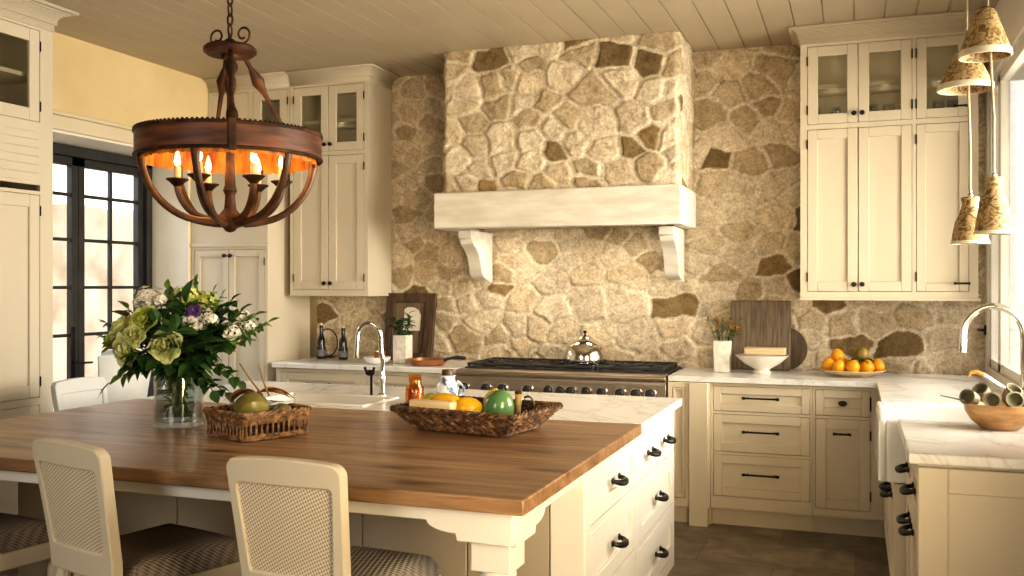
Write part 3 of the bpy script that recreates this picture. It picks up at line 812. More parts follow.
# ------------------------------------------------------------------ range cooker
RXc = -1.792; RW = 1.395; rw = RW / 2
t = thing('range_cooker', 'wide stainless steel range cooker with black grates and a row of dark knobs', 'range cooker', (RXc, 5.765, 0))
mb = MB().box(-rw, rw, .045, YB - .035 - 5.765, .10, .895)
obj('body', mb, M['steel'], t, bev=.004)
obj('plinth', MB().box(-rw + .01, rw - .01, .08, .6, 0, .10), M['cast'], t, smooth=False)
mb = MB(); mb.prism([(-.0, .866), (-.014, .876), (-.018, .89), (-.012, .903), (.004, .909), (.12, .909), (.12, .85), (0, .85)], -rw, rw, 'x')
obj('bullnose', mb, M['steel'], t, bev=.002)
obj('control_panel', MB().prism([(.012, .715), (.0, .85), (.05, .85), (.05, .715)], -rw, rw, 'x'), M['steel'], t, bev=.002)
for x in (-.645, -.49, -.375, -.2, -.06, .02, .09, .19, .29, .41, .51, .60):
    k = MB().at((0, 0, 0), rx=PI / 2)
    k.lathe([(0, 0), (.036, 0), (.036, .006), (.028, .008), (.026, .034), (.022, .038), (0, .038)], 18)
    kb = obj('knob', k, M['cast'], t, (x, .006, .79))
    r = MB().at((0, 0, 0), rx=PI / 2); r.lathe([(.030, .0065), (.038, .0065), (.040, .010), (.038, .014), (.031, .014)], 18)
    obj('bezel', r, M['chrome'], kb, (0, 0, 0))
obj('cooktop', MB().box(-rw + .015, rw - .015, .10, .625, .905, .917), M['cast'], t, bev=.003)
for i in range(3):
    gx = -rw + .03 + i * .447
    mb = MB(); gw, g0, g1, z = .435, .115, .61, .945
    for y in (g0, (g0 + g1) / 2, g1): mb.box(gx, gx + gw, y - .008, y + .008, z - .014, z)
    for x in (gx + .008, gx + gw / 2, gx + gw - .008): mb.box(x - .008, x + .008, g0, g1, z - .014, z)
    for y in (g0 + .125, g1 - .125):
        for x in (gx + gw * .25, gx + gw * .75):
            for a in range(4):
                c, s_ = math.cos(a * PI / 2 + PI / 4), math.sin(a * PI / 2 + PI / 4)
                mb.tube([(x + .03 * c, y + .03 * s_, z - .004), (x + .13 * c, y + .13 * s_, z - .004)], .007, 6)
    for x in (gx + .01, gx + gw - .01):
        for y in (g0 + .005, g1 - .005): mb.box(x - .008, x + .008, y - .008, y + .008, .916, z - .01)
    gr = obj('grate', mb, M['cast'], t, bev=.002, segs=1)
    for y in (g0 + .125, g1 - .125):
        for x in (gx + gw * .25, gx + gw * .75):
            obj('burner', MB().lathe([(0, 0), (.055, 0), (.055, .008), (.035, .010), (.035, .018), (0, .019)], 18), M['cast'], t, (x, y, .917))
for x0, x1 in ((-rw + .012, .215), (.225, rw - .012)):
    d_ = obj('oven_door', MB().box(x0, x1, .012, .05, .17, .70), M['steel'], t, bev=.006)
    obj('window', MB().box(x0 + .12, x1 - .12, .008, .014, .30, .56), M['cast'], d_, bev=.003)
    h = MB().tube([(x0 + .05, -.045, .655), (x1 - .05, -.045, .655)], .013, 10)
    for x in (x0 + .08, x1 - .08): h.tube([(x, .015, .655), (x, -.045, .655)], .009, 8)
    obj('handle', h, M['chrome'], d_)

# kettle on the middle grate
t = thing('kettle', 'shiny domed steel kettle with a small black knob, standing on the range', 'kettle', (-1.70, 6.10, .946))
r = .146
prof = [(0, 0), (r * .93, 0), (r * .985, .006), (r, .02)] + [(r * math.cos(a) ** .8, .03 + .138 * math.sin(a)) for a in [i * PI / 2 / 10 for i in range(0, 9)]]
obj('body', MB().lathe(prof, 36), M['kettle'], t)
zt = prof[-1][1]; rt = prof[-1][0]
obj('lid', MB().lathe([(rt + .004, zt - .003), (rt * .9, zt + .012), (rt * .5, zt + .022), (0, zt + .025)], 30), M['kettle'], t)
obj('knob', MB().lathe([(0, 0), (.006, 0), (.006, .012), (.013, .018), (.014, .026), (.008, .032), (0, .033)], 14), M['black'], t, (0, 0, zt + .024))

# ------------------------------------------------------------------ island
IX0, IX1 = -3.31, -.80
isl = thing('kitchen_island', 'large white kitchen island base with drawers on its right side and an overhanging seating end', 'island', (0, 0, 0))
bx0, bx1, by0, by1, zt = -3.285, -.832, 3.0, 4.60, .866
mb = MB()
mb.box(bx0, bx1 - .022, by0, by0 + .02, .10, zt); mb.box(bx0, bx1 - .022, by1 - .02, by1, .10, zt); mb.box(bx0, bx0 + .02, by0 + .02, by1 - .02, .10, zt)
mb.box(bx0 + .02, bx1 - .03, by0 + .02, by1 - .02, .10, .12)
mb.box(-1.48, -1.46, by0 + .02, by1 - .02, .12, zt)
obj('base', mb, M['island_white'], isl, smooth=False)
mb = MB(); x = bx0 + .01
while x < bx1 - .14:
    x1 = min(x + .405, bx1 - .12)
    mb.box(x + .002, x1 - .002, by0 - .016, by0 - .001, .12, zt); x += .405
obj('board_panel', mb, M['island_grey'], isl, bev=.003, segs=1)
obj('corner_post', MB().box(bx1 - .118, bx1, by0 - .022, by0 + .02, 0, zt), M['island_white'], isl, bev=.003)
obj('plinth', MB().box(bx0 + .04, bx1 - .06, by0 + .04, by1 - .04, 0, .10), M['island_white'], isl, smooth=False)
# right side: face frame with fronts, in a frame turned to +X
fr = [(0.03, .72, .655, .84), (.03, .72, .405, .635), (.03, .72, .155, .385), (.78, 1.55, .655, .84), (.78, 1.55, .405, .635), (.78, 1.55, .155, .385)]
mb = MB(); W = by1 - by0 - .022
xs = sorted({0, W} | {q for o_ in fr for q in o_[:2]}); zs = sorted({.10, zt} | {q for o_ in fr for q in o_[2:4]})
for i in range(len(xs) - 1):
    for k in range(len(zs) - 1):
        c_, d_ = (xs[i] + xs[i + 1]) / 2, (zs[k] + zs[k + 1]) / 2
        if any(o_[0] < c_ < o_[1] and o_[2] < d_ < o_[3] for o_ in fr): continue
        mb.box(xs[i], xs[i + 1], 0, .022, zs[k], zs[k + 1])
obj('face_frame', mb, M['island_white'], isl, (bx1, by0 + .022, 0), PI / 2, smooth=False)
for i, o_ in enumerate(fr):
    w, h = o_[1] - o_[0], o_[3] - o_[2]
    px = ([w * .28, w * .74] if i == 3 else w * .5)
    d_ = front(isl, 'drawer', *o_, M['island_white'], ('bow', px, h * .52), None, fw=.06)
    d_.location = (bx1 + .0, by0 + .022 + o_[0], o_[2]); d_.rotation_euler = (0, 0, PI / 2)
# table legs with stepped brackets, aprons
def apron_profile(a, b_, z1, z0, leg_at_a, leg_at_b):
    P = [(a, z1), (a, z0 - .05 if leg_at_a else z0)]
    if leg_at_a:
        P += [(a + .16, z0 - .05), (a + .165, z0 - .03)] + [(a + .165 + .085 * math.sin(k / 6 * PI / 2), z0 - .03 + .03 * (1 - math.cos(k / 6 * PI / 2))) for k in range(1, 7)] 
    if leg_at_b:
        Q = [(b_ - .165 - .085 * math.sin(k / 6 * PI / 2), z0 - .03 + .03 * (1 - math.cos(k / 6 * PI / 2))) for k in range(6, 0, -1)]
        P += Q + [(b_ - .165, z0 - .03), (b_ - .16, z0 - .05), (b_, z0 - .05)]
    else: P += [(b_, z0)]
    P += [(b_, z1)]
    return P
ay = 2.325
obj('apron', MB().prism(apron_profile(IX0 + .05, IX1 - .045, .866, .825, True, True), ay, ay + .03, 'y'), M['island_white'], isl, bev=.003, segs=1)
for x in (IX1 - .075, IX0 + .05):
    obj('apron', MB().prism(apron_profile(ay + .031, 2.975, .866, .815, True, False), x, x + .03, 'x'), M['island_white'], isl, bev=.003, segs=1)
for x in (IX1 - .12, IX0 + .12):
    c_ = .058; y = 2.415
    mb = MB().box(x - c_, x + c_, y - c_, y + c_, .69, .80)
    mb.box(x - c_ - .012, x + c_ + .012, y - c_ - .012, y + c_ + .012, .800, .822)
    mb.lathe([(0, .691), (.05, .691), (.052, .67), (.040, .655), (.038, .64), (.052, .62), (.057, .56), (.05, .46), (.036, .30), (.032, .16), (.04, .13), (.044, .11), (.036, .09), (.034, .05), (.044, .03), (.04, .0), (0, 0)], 24, (x, y, 0))
    obj('leg', mb, M['island_white'], isl, bev=.004)
WY0, WY1 = 2.285, 3.715
tag(obj('wood_top', MB().box(IX0, IX1, WY0, WY1, .868, CT), M['oak'], bev=.005), 'thick oiled oak plank top over the seating end of the island', 'island top')
mb = MB(); sx0, sx1, sy0, sy1 = -2.72, -2.10, 3.80, 4.17
vs = [(IX0, WY1 + .002), (IX1, WY1 + .002), (IX1, 4.64), (IX0, 4.64)]; hs = [(sx0, sy0), (sx1, sy0), (sx1, sy1), (sx0, sy1)]
V = [(x, y, z) for z in (.872, CT) for (x, y) in vs + hs]
F = []
for i in range(4):
    j = (i + 1) % 4
    F += [(8 + i, 8 + j, 12 + j, 12 + i), (i, 4 + i, 4 + j, j), (i, j, 8 + j, 8 + i), (4 + i, 12 + i, 12 + j, 4 + j)]
mb.add(V, F)
tag(obj('marble_top', mb, M['marble'], bev=.004), 'white marble top on the far half of the island, with a sink cut into it', 'island top')
t = thing('prep_sink', 'small white ceramic sink set in the marble of the island', 'sink', ((sx0 + sx1) / 2, (sy0 + sy1) / 2, .70))
hw, hd = (sx1 - sx0) / 2 - .003, (sy1 - sy0) / 2 - .003
mb = MB(); w = .022
mb.box(-hw, -hw + w, -hd, hd, 0, .218); mb.box(hw - w, hw, -hd, hd, 0, .218); mb.box(-hw + w, hw - w, -hd, -hd + w, 0, .218); mb.box(-hw + w, hw - w, hd - w, hd, 0, .218); mb.box(-hw + w, hw - w, -hd + w, hd - w, 0, .02)
obj('basin', mb, M['ceramic'], t, bev=.007)
obj('drain', MB().lathe([(0, 0), (.035, 0), (.037, .004), (.02, .003), (0, .003)], 16), M['chrome'], t, (0, 0, .021))
t = thing('prep_tap', 'arched nickel tap with a small lever, beside the prep sink on the island', 'tap', (-2.235, 4.235, CT))
obj('tap_base', MB().lathe([(0, 0), (.026, 0), (.026, .008), (.018, .014), (.016, .06), (.019, .07), (.022, .085), (.017, .10), (.015, .12), (0, .12)], 18), M['chrome'], t)
P = [(0, 0, .11), (.006, 0, .17), (-.004, -.005, .22), (-.004, -.01, .30)]
for k in range(1, 13):
    a = PI * k / 12
    P.append((-.060 + .056 * math.cos(a), -.01 - .03 * k / 12, .30 + .062 * math.sin(a)))
P += [(-.118, -.042, .25), (-.122, -.042, .19)]
obj('spout', MB().tube(P, [.013] * (len(P) - 2) + [.014, .016], 12), M['chrome'], t)
lv = MB().tube([(-.062, 0, .0), (-.062, 0, .10)], .007, 8)
lv.ell((-.07, 0, .112), (.028, .014, .016), 12, 8); lv.tube([(-.09, 0, .115), (-.10, 0, .14)], .007, 8); lv.tube([(-.052, 0, .118), (-.046, 0, .14)], .007, 8)
obj('lever', lv, M['black'], t)

# ------------------------------------------------------------------ chairs
def ring_frame(outer, inner, t0, t1, warp):
    n = len(outer); vs = []; fs = []
    for d_ in (t0, t1):
        for L_ in (outer, inner):
            for (x, z) in L_: vs.append(warp(x, d_, z))
    for i in range(n):
        j = (i + 1) % n
        fs += [(i, j, n + j, n + i), (2 * n + i, 3 * n + i, 3 * n + j, 2 * n + j), (i, 2 * n + i, 2 * n + j, j), (n + i, n + j, 3 * n + j, 3 * n + i)]
    return vs, fs
def rrect(x0t, z1, x0b, z0, rt, rb, n=6, m=8):
    # symmetric outline, half widths x0t at the top and x0b at the bottom, same point count for any size
    P = []
    for k in range(n + 1):
        a = PI / 2 * k / n; P.append((x0t - rt + rt * math.cos(a), z1 - rt + rt * math.sin(a)))
    for k in range(1, m): P.append((x0t - rt - (2 * (x0t - rt)) * k / m, z1))
    for k in range(n + 1):
        a = PI / 2 + PI / 2 * k / n; P.append((-x0t + rt + rt * math.cos(a), z1 - rt + rt * math.sin(a)))
    for k in range(1, m): f = k / m; P.append((-(x0t + (x0b - x0t) * f), z1 - rt - (z1 - rt - z0 - rb) * f))
    for k in range(n + 1):
        a = PI + PI / 2 * k / n; P.append((-x0b + rb + rb * math.cos(a), z0 + rb + rb * math.sin(a)))
    for k in range(1, m): P.append((-x0b + rb + 2 * (x0b - rb) * k / m, z0))
    for k in range(n + 1):
        a = 3 * PI / 2 + PI / 2 * k / n; P.append((x0b - rb + rb * math.cos(a), z0 + rb + rb * math.sin(a)))
    for k in range(1, m): f = k / m; P.append((x0b + (x0t - x0b) * f, z0 + rb + (z1 - rt - z0 - rb) * f))
    return P
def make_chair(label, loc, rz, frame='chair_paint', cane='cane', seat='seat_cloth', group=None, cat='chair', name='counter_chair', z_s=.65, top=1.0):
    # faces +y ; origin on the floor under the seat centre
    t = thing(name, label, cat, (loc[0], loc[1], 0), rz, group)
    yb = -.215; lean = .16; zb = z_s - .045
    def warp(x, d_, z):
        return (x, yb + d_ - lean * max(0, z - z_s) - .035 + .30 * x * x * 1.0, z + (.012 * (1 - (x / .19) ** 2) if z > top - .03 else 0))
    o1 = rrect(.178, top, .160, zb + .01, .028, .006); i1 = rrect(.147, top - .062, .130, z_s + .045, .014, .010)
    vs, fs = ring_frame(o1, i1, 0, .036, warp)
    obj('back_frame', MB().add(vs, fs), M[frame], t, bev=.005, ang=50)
    i2 = rrect(.155, top - .052, .134, z_s + .035, .014, .010)
    vs = [warp(x, .013, z) for x, z in i2]; n = len(vs)
    # woven panel as a grid so it follows the curve
    G = 10; H_ = 12; gv = []; gf = []
    for d_ in (.008, .024):
        for k in range(H_ + 1):
            z = z_s + .036 + (top - .053 - z_s - .036) * k / H_; hw_ = .138 + (.155 - .138) * k / H_
            for i in range(G + 1): gv.append(warp(-hw_ + 2 * hw_ * i / G, d_, z))
    q = (G + 1) * (H_ + 1)
    for s in (0, q):
        for k in range(H_):
            for i in range(G):
                a = s + k * (G + 1) + i; gf.append((a, a + 1, a + G + 2, a + G + 1))
    obj('back_panel', MB().add(gv, gf), M[cane], t, normals=False)
    # seat cushion: domed pad, wider at the front
    cs = []; cf = []; nx, ny = 14, 14
    def hw_at(v): return .195 + .03 * v
    for lay in range(2):
        for j in range(ny + 1):
            v = j / ny
            for i in range(nx + 1):
                u = 2 * i / nx - 1
                e = min(1 - abs(u), 2 * min(v, 1 - v))
                round_ = (1 - math.exp(-e * 11))
                x = u * hw_at(v) * (1 - .06 * (2 * v - 1) ** 8); y = -.20 + .42 * v + .015 * (1 - u * u) * (v > .5) * (v - .5) * 2
                cs.append((x, y, z_s - .045 + (.045 + .012 * round_) * round_ if lay else z_s - .055))
    q = (nx + 1) * (ny + 1)
    for lay in range(2):
        for j in range(ny):
            for i in range(nx):
                a = lay * q + j * (nx + 1) + i
                cf.append((a, a + 1, a + nx + 2, a + nx + 1) if lay else (a, a + nx + 1, a + nx + 2, a + 1))
    B = [i for i in range(nx + 1)] + [j * (nx + 1) + nx for j in range(1, ny + 1)] + [ny * (nx + 1) + i for i in range(nx - 1, -1, -1)] + [j * (nx + 1) for j in range(ny - 1, 0, -1)]
    for a, b_ in zip(B, B[1:] + B[:1]): cf.append((a, b_, q + b_, q + a))
    obj('seat', MB().add(cs, cf), M[seat], t, ang=60)
    mb = MB()
    mb.prism([(-.192, -.19), (.192, -.19), (.222, .205), (.11, .225), (-.11, .225), (-.222, .205)], z_s - .115, z_s - .056, 'z')
    obj('seat_rail', mb, M[frame], t, bev=.004)
    for s in (-1, 1):
        obj('leg', MB().tube([(s * .195, .19, z_s - .117), (s * .196, .192, z_s - .16), (s * .194, .19, z_s - .19), (s * .187, .184, .02), (s * .187, .184, 0)], [.024, .024, .021, .013, .014], 12), M[frame], t)
        obj('leg', MB().tube([(s * .142, yb + .005, zb + .012), (s * .146, yb - .005, z_s - .18), (s * .162, yb - .02, .2), (s * .165, yb - .05, 0)], [.021, .021, .018, .015], 10), M[frame], t)
    mb = MB(); mb.tube([(-.18, .18, .22), (.18, .18, .22)], .011, 8)
    for s in (-1, 1): mb.tube([(s * .176, .17, .26), (s * .155, yb - .01, .26)], .010, 8)
    obj('stretcher', mb, M[frame], t)
    return t
gch = 'counter chairs along the oak end of the island'
make_chair('worn cream counter chair with woven back and grey seat, nearest the island leg', (-1.395, 2.395), -.03, seat='seat_cloth_grey', group=gch)
make_chair('worn cream counter chair with woven back and brown seat, below the glass vase', (-2.07, 2.40), -.26, group=gch)
make_chair('counter chair at the left edge of the photo, only its brown seat in view', (-2.80, 2.34), -.12, group=gch)
# chairs beyond the left end of the island
make_chair('low white chair back just beyond the left end of the oak top', (-3.62, 3.96), -PI / 2, 'cushion_white', 'cushion_white', 'cushion_white', name='side_chair', z_s=.52, top=.955)
def tub_chair(label, loc, rz, mat, z1, name='tub_chair'):
    t = thing(name, label, 'chair', (loc[0], loc[1], 0), rz)
    n = 20; m = 6; vs = []; fs = []
    for lay, off in ((0, 0), (1, -.045)):
        for k in range(m + 1):
            f = k / m
            for i in range(n + 1):
                a = PI * (1.08 * i / n - .04) + PI
                r = .20 + .105 * f + off
                vs.append((r * math.cos(a), (r * .95) * math.sin(a) + .04, .46 + (z1 - .46) * f * (1 - .10 * abs(math.cos(a)) ** 3) - (.01 if lay else 0) * 0))
    q = (n + 1) * (m + 1)
    for lay in range(2):
        for k in range(m):
            for i in range(n):
                a = lay * q + k * (n + 1) + i
                fs.append((a, a + 1, a + n + 2, a + n + 1))
    for i in range(n):
        a = m * (n + 1) + i; fs.append((a, a + 1, q + a + 1, q + a)); fs.append((i, q + i, q + i + 1, i + 1))
    for i in (0, n):
        for k in range(m): a = k * (n + 1) + i; fs.append((a, a + n + 1, q + a + n + 1, q + a))
    obj('backrest', MB().add(vs, fs), mat, t, bev=.01, ang=60)
    obj('seat', MB().lathe([(0, .40), (.19, .40), (.215, .42), (.215, .47), (.19, .495), (0, .50)], 24, (0, .03, 0)), mat, t)
    for sx in (-1, 1):
        for sy in (-1, 1): obj('leg', MB().tube([(sx * .13, .03 + sy * .13, .41), (sx * .17, .03 + sy * .17, 0)], [.018, .011], 8), M['dark_wood'], t)
    return t
tub_chair('taller white tub chair before the glass door, half hidden by the bouquet', (-4.28, 4.60), 2.3, M['cushion_white'], 1.12)
tub_chair('black tub chair behind the bouquet, beside the tall corner pantry', (-4.62, 5.32), 2.5, M['black_leather'], .94)
# ------------------------------------------------------------------ chandelier
CHX, CHY = -2.23, 3.0
ch = thing('chandelier', 'round rustic chandelier with curved arms and lit candle bulbs, over the island', 'chandelier', (CHX, CHY, 0))
R = .336; z0, z1 = 1.942, 2.03
mb = MB(); mb.lathe([(R, z0), (R + .006, z0 + .004), (R + .004, z1 - .006), (R, z1), (R - .008, z1), (R - .008, z0)], 64); mb.f += []
n0 = len(mb.v)
obj('band', MB().lathe([(R, z0), (R + .005, z0 + .005), (R + .005, z1 - .005), (R, z1), (R - .010, z1), (R - .010, z0), (R, z0)], 64), M['band'], ch)
mb = MB()
for z in (z1, z0): mb.tube([(R * 1.012 * math.cos(2 * PI * k / 64), R * 1.012 * math.sin(2 * PI * k / 64), z) for k in range(64)], .0065, 8, closed=True)
for k in range(120):
    a = 2 * PI * k / 120; mb.ell((R * 1.012 * math.cos(a), R * 1.012 * math.sin(a), z1 + .007), (.006, .006, .005), 6, 4)
obj('band_rim', mb, M['iron_rust'], ch)
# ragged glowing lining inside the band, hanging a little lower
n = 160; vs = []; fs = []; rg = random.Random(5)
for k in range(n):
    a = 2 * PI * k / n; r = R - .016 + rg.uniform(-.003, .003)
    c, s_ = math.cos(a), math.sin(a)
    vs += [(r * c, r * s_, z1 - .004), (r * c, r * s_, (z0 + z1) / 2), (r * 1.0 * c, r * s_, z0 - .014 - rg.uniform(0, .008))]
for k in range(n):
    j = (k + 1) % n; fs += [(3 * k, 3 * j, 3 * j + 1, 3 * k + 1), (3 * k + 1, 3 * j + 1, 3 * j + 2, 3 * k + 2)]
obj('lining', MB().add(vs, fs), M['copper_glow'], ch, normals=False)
va = math.atan2(-.838, .623)             # towards the viewer side of the room
hub_z = 1.712
mb = MB().lathe([(0, -.05), (.016, -.045), (.028, -.03), (.045, -.012), (.05, .006), (.034, .026), (.022, .04), (.018, .09), (.026, .11), (.02, .13), (.016, .28), (.022, .30), (.014, .32), (.012, .47), (.021, .50), (.023, .53), (.015, .55), (.012, .57), (.012, .60), (.032, .61), (.034, .655), (.03, .664), (0, .664)], 20, (0, 0, hub_z))
obj('hub', mb, M['iron_rust'], ch)
mb = MB().lathe([(0, 0), (.085, .0), (.098, .010), (.098, .024), (.088, .034), (.03, .040), (.016, .06), (0, .06)], 32, (0, 0, 2.335))
obj('disc', mb, M['iron_rust'], ch)
for s in (-1, 1):
    P = []
    for k in range(30):
        t_ = k / 29; a = s * (-PI / 2 + t_ * 2.2 * PI * 1.05); r = .034 * (1 - .62 * t_)
        P.append((s * .055 + 0 + r * math.cos(a) * (1 if s > 0 else 1), 0, 2.415 + r * math.sin(a)))
    P = [(s * .02, 0, 2.378)] + [(s * (.058 + .034 * (1 - .6 * k / 29) * math.sin(k / 29 * 4.4 * PI / 2)), 0, 2.410 - .034 * (1 - .6 * k / 29) * math.cos(k / 29 * 4.4 * PI / 2)) for k in range(30)]
    obj('scroll', MB().tube(P, .0045, 6), M['iron_rust'], ch)
# suspension rods with knuckles
for da in (.02, 2.30, -2.95):
    a = va + da; c, s_ = math.cos(a), math.sin(a)
    A = Vector((.075 * c, .075 * s_, 2.338)); B = Vector(((R - .005) * c, (R - .005) * s_, z1 + .006)); Dv = B - A
    fr_ = [(0, .010), (.10, .009), (.16, .016), (.26, .026), (.34, .016), (.40, .010), (.6, .008), (.76, .009), (.84, .013), (.9, .020), (.97, .022), (1, .016)]
    obj('rod', MB().tube([A + Dv * f for f, _ in fr_], [r for _, r in fr_], 10), M['iron_rust'], ch)
    mb = MB().at((R * c, R * s_, 0), rz=a); mb.box(.0, .014, -.014, .014, z0 - .012, z1 + .012)
    obj('strap', mb, M['iron_rust'], ch, bev=.003)
# arms from the band down to the hub
def arm_curve(a, r0, zt, zb, k=14, r1=.05, p=2.2):
    P = []
    for i in range(k + 1):
        t_ = PI / 2 * i / k
        r = r1 + (r0 - r1) * math.cos(t_) ** .85 if i < k else r1
        P.append((r * math.cos(a), r * math.sin(a), zt - (zt - zb) * math.sin(t_) ** 1.1))
    return P
for i in range(6):
    a = va + PI / 6 + i * PI / 3 + .15
    P = arm_curve(a, R - .02, z0 - .005, hub_z - .012)
    obj('arm', MB().tube(P, [.017, .016] + [.0135] * (len(P) - 4) + [.016, .018], 10), M['arm'], ch)
for i in range(6):
    a = va + i * PI / 3 + .45; rr = .19; zc = 1.845
    P = arm_curve(a, rr, zc, hub_z + .0)
    ca = obj('candle_arm', MB().tube(P, [.013] * (len(P) - 1) + [.015], 8), M['arm'], ch)
    x, y = rr * math.cos(a), rr * math.sin(a)
    obj('drip_cup', MB().lathe([(0, -.02), (.012, -.012), (.03, .006), (.042, .014), (.040, .018), (.016, .012), (0, .012)], 20, (x, y, zc)), M['iron_rust'], ca)
    obj('candle', MB().lathe([(0, .012), (.0125, .012), (.0125, .062), (0, .064)], 12, (x, y, zc)), M['wax'], ca)
    obj('flame', MB().lathe([(0, .064), (.008, .068), (.0125, .08), (.010, .098), (.005, .116), (0, .130)], 12, (x, y, zc)), M['flame'], ca)
    L_ = bpy.data.lights.new('candle_light', 'POINT'); L_.energy = .9; L_.color = (1, .58, .24); L_.shadow_soft_size = .03
    lo = bpy.data.objects.new('candle_light', L_); col.objects.link(lo); lo.location = (CHX + x * .9, CHY + y * .9, zc + .10)
mb = MB(); z = 2.40; k = 0
mb.tube([(0, 0, 2.36), (0, 0, 2.415)], .008, 8)
while z < 3.0:
    P = []
    for i in range(12):
        a = 2 * PI * i / 12; q = (.011 * math.cos(a), .024 * math.sin(a))
        P.append((q[0], 0, z + .03 + q[1]) if k % 2 else (0, q[0], z + .03 + q[1]))
    mb.tube(P, .0042, 6, closed=True); z += .039; k += 1
obj('chain', mb, M['iron_rust'], ch)
obj('ceiling_cup', MB().lathe([(0, 0), (.03, .0), (.055, .03), (.06, .049), (0, .049)], 24, (0, 0, 3.0)), M['iron_rust'], ch)

# ------------------------------------------------------------------ pendants over the sink
def pendant(label, x, y, zu0, zu1, ru, zl0, zl1, rl, off):
    t = thing('pendant_lamp', label, 'pendant lamp', (x, y, 0), 0, None)
    obj('ceiling_rose', MB().lathe([(0, 0), (.045, 0), (.05, .012), (.05, .024), (0, .024)], 20, (0, 0, 3.024)), M['iron_rust'], t)
    obj('cord', MB().tube([(off * .3, 0, 3.025), (off * .3, 0, zu1), (off * .6, 0, zu0 + .02), (off, .0, (zu0 + zl1) / 2), (off, 0, zl1)], .0055, 8), M['cord'], t)
    w = ru
    u = obj('upper_shade', MB().lathe([(w * .34, zu1), (w * .42, zu1 - .012), (w * .75, (zu0 + zu1) / 2 - .01), (w, zu0 + .012), (w * 1.0, zu0), (w * .97, zu0), (w * .72, (zu0 + zu1) / 2 - .01), (w * .38, zu1 - .012), (w * .3, zu1), (w * .34, zu1)], 28, (0, 0, 0)), M['shade'], t)
    obj('trim', MB().lathe([(w * 1.0, zu0 + .024), (w * 1.02, zu0 + .02), (w * 1.03, zu0 - .002), (w * .98, zu0 - .004), (w * .96, zu0 + .016), (w * 1.0, zu0 + .024)], 28), M['shade_trim'], u)
    obj('socket', MB().lathe([(0, 0), (.016, 0), (.02, .02), (.016, .07), (0, .07)], 14, (0, 0, zu1 - .06)), M['iron_rust'], t)
    w = rl; h = zl1 - zl0
    l = obj('lower_shade', MB().lathe([(w * .48, zl1), (w * .50, zl1 - .01), (w * .42, zl1 - h * .16), (w * .52, zl1 - h * .28), (w * .78, zl1 - h * .52), (w * .93, zl1 - h * .78), (w, zl0 + .004), (w, zl0), (w * .96, zl0), (w * .89, zl1 - h * .78), (w * .74, zl1 - h * .52), (w * .48, zl1 - h * .28), (w * .38, zl1 - h * .16), (w * .44, zl1 - .012), (0, zl1 - .012), (0, zl1), (w * .48, zl1)], 28, (off, 0, 0)), M['shade'], t)
    obj('trim', MB().lathe([(w * .99, zl0 + .012), (w * 1.03, zl0 + .010), (w * 1.03, zl0 - .002), (w * .95, zl0 - .002), (w * .99, zl0 + .012)], 28, (off, 0, 0)), M['shade_trim'], l)
    obj('finial', MB().lathe([(0, 0), (.010, 0), (.012, .012), (.006, .02), (.008, .03), (0, .036)], 12, (off, 0, zl1)), M['chrome'], t)
    return t
pendant('patterned gold double-shade pendant nearer the camera, on a long cord over the sink', .495, 4.27, 2.395, 2.585, .098, 1.672, 1.90, .072, .032)
pendant('patterned gold double-shade pendant farther from the camera, against the right wall cabinet', .475, 4.80, 2.365, 2.54, .118, 1.655, 1.868, .080, .02)

# ------------------------------------------------------------------ bouquet in a glass vase
VX, VY = -2.50, 3.04
t = thing('glass_vase', 'clear glass vase of water holding the big green and white bouquet on the oak top', 'vase', (VX, VY, CT + .001))
prof = [(0, 0), (.088, 0), (.094, .006), (.095, .02), (.093, .12), (.094, .235), (.090, .235), (.088, .12), (.088, .022), (0, .018)]
obj('vessel', MB().lathe(prof, 40), M['vase_glass'], t)
obj('water', MB().lathe([(0, .022), (.086, .022), (.0865, .15), (0, .151)], 32), M['water'], t)
VR = Vector((.940, .342, 0)); VF = Vector((-.342, .940, 0))
VC = Vector((VX, VY, 0))
def BP(a, b_, z): return VC + VR * a + VF * b_ + Vector((0, 0, z))
rb = random.Random(21)
def stem_path(top, r0=.05):
    ang = math.atan2((top - VC).y, (top - VC).x)
    mouth = VC + Vector((math.cos(ang), math.sin(ang), 0)) * rb.uniform(.01, .06) + Vector((0, 0, 1.13))
    foot = VC + Vector((-math.cos(ang), -math.sin(ang), 0)) * rb.uniform(.0, .05) + Vector((0, 0, .945))
    midp = mouth.lerp(top, .5) + Vector((0, 0, .03))
    return [foot, mouth, midp, top]
def make_root(name, label, cat, group=None):
    return thing(name, label, cat, (VX, VY, CT + .022), 0, group)
OFF = Vector((VX, VY, CT + .022))
def stem_part(root, top, extra_leaves=2, mat='leaf_mid'):
    P = [p - OFF for p in stem_path(top)]
    obj('stem', MB().tube(P, [.003, .0032, .003, .0028], 6), M['stalk'], root)
    if extra_leaves:
        mb = MB()
        for i in range(extra_leaves):
            f = rb.uniform(.45, .95); b_ = P[2].lerp(P[3], f) if f > .5 else P[1].lerp(P[2], f * 2)
            d = Vector((rb.uniform(-1, 1), rb.uniform(-1, 1), rb.uniform(-.4, .5)))
            mb.leaf(b_, d, (0, 0, 1), rb.uniform(.05, .09), rb.uniform(.03, .045), rb.uniform(.1, .5))
        obj('leaves', mb, M[mat], root, normals=False)
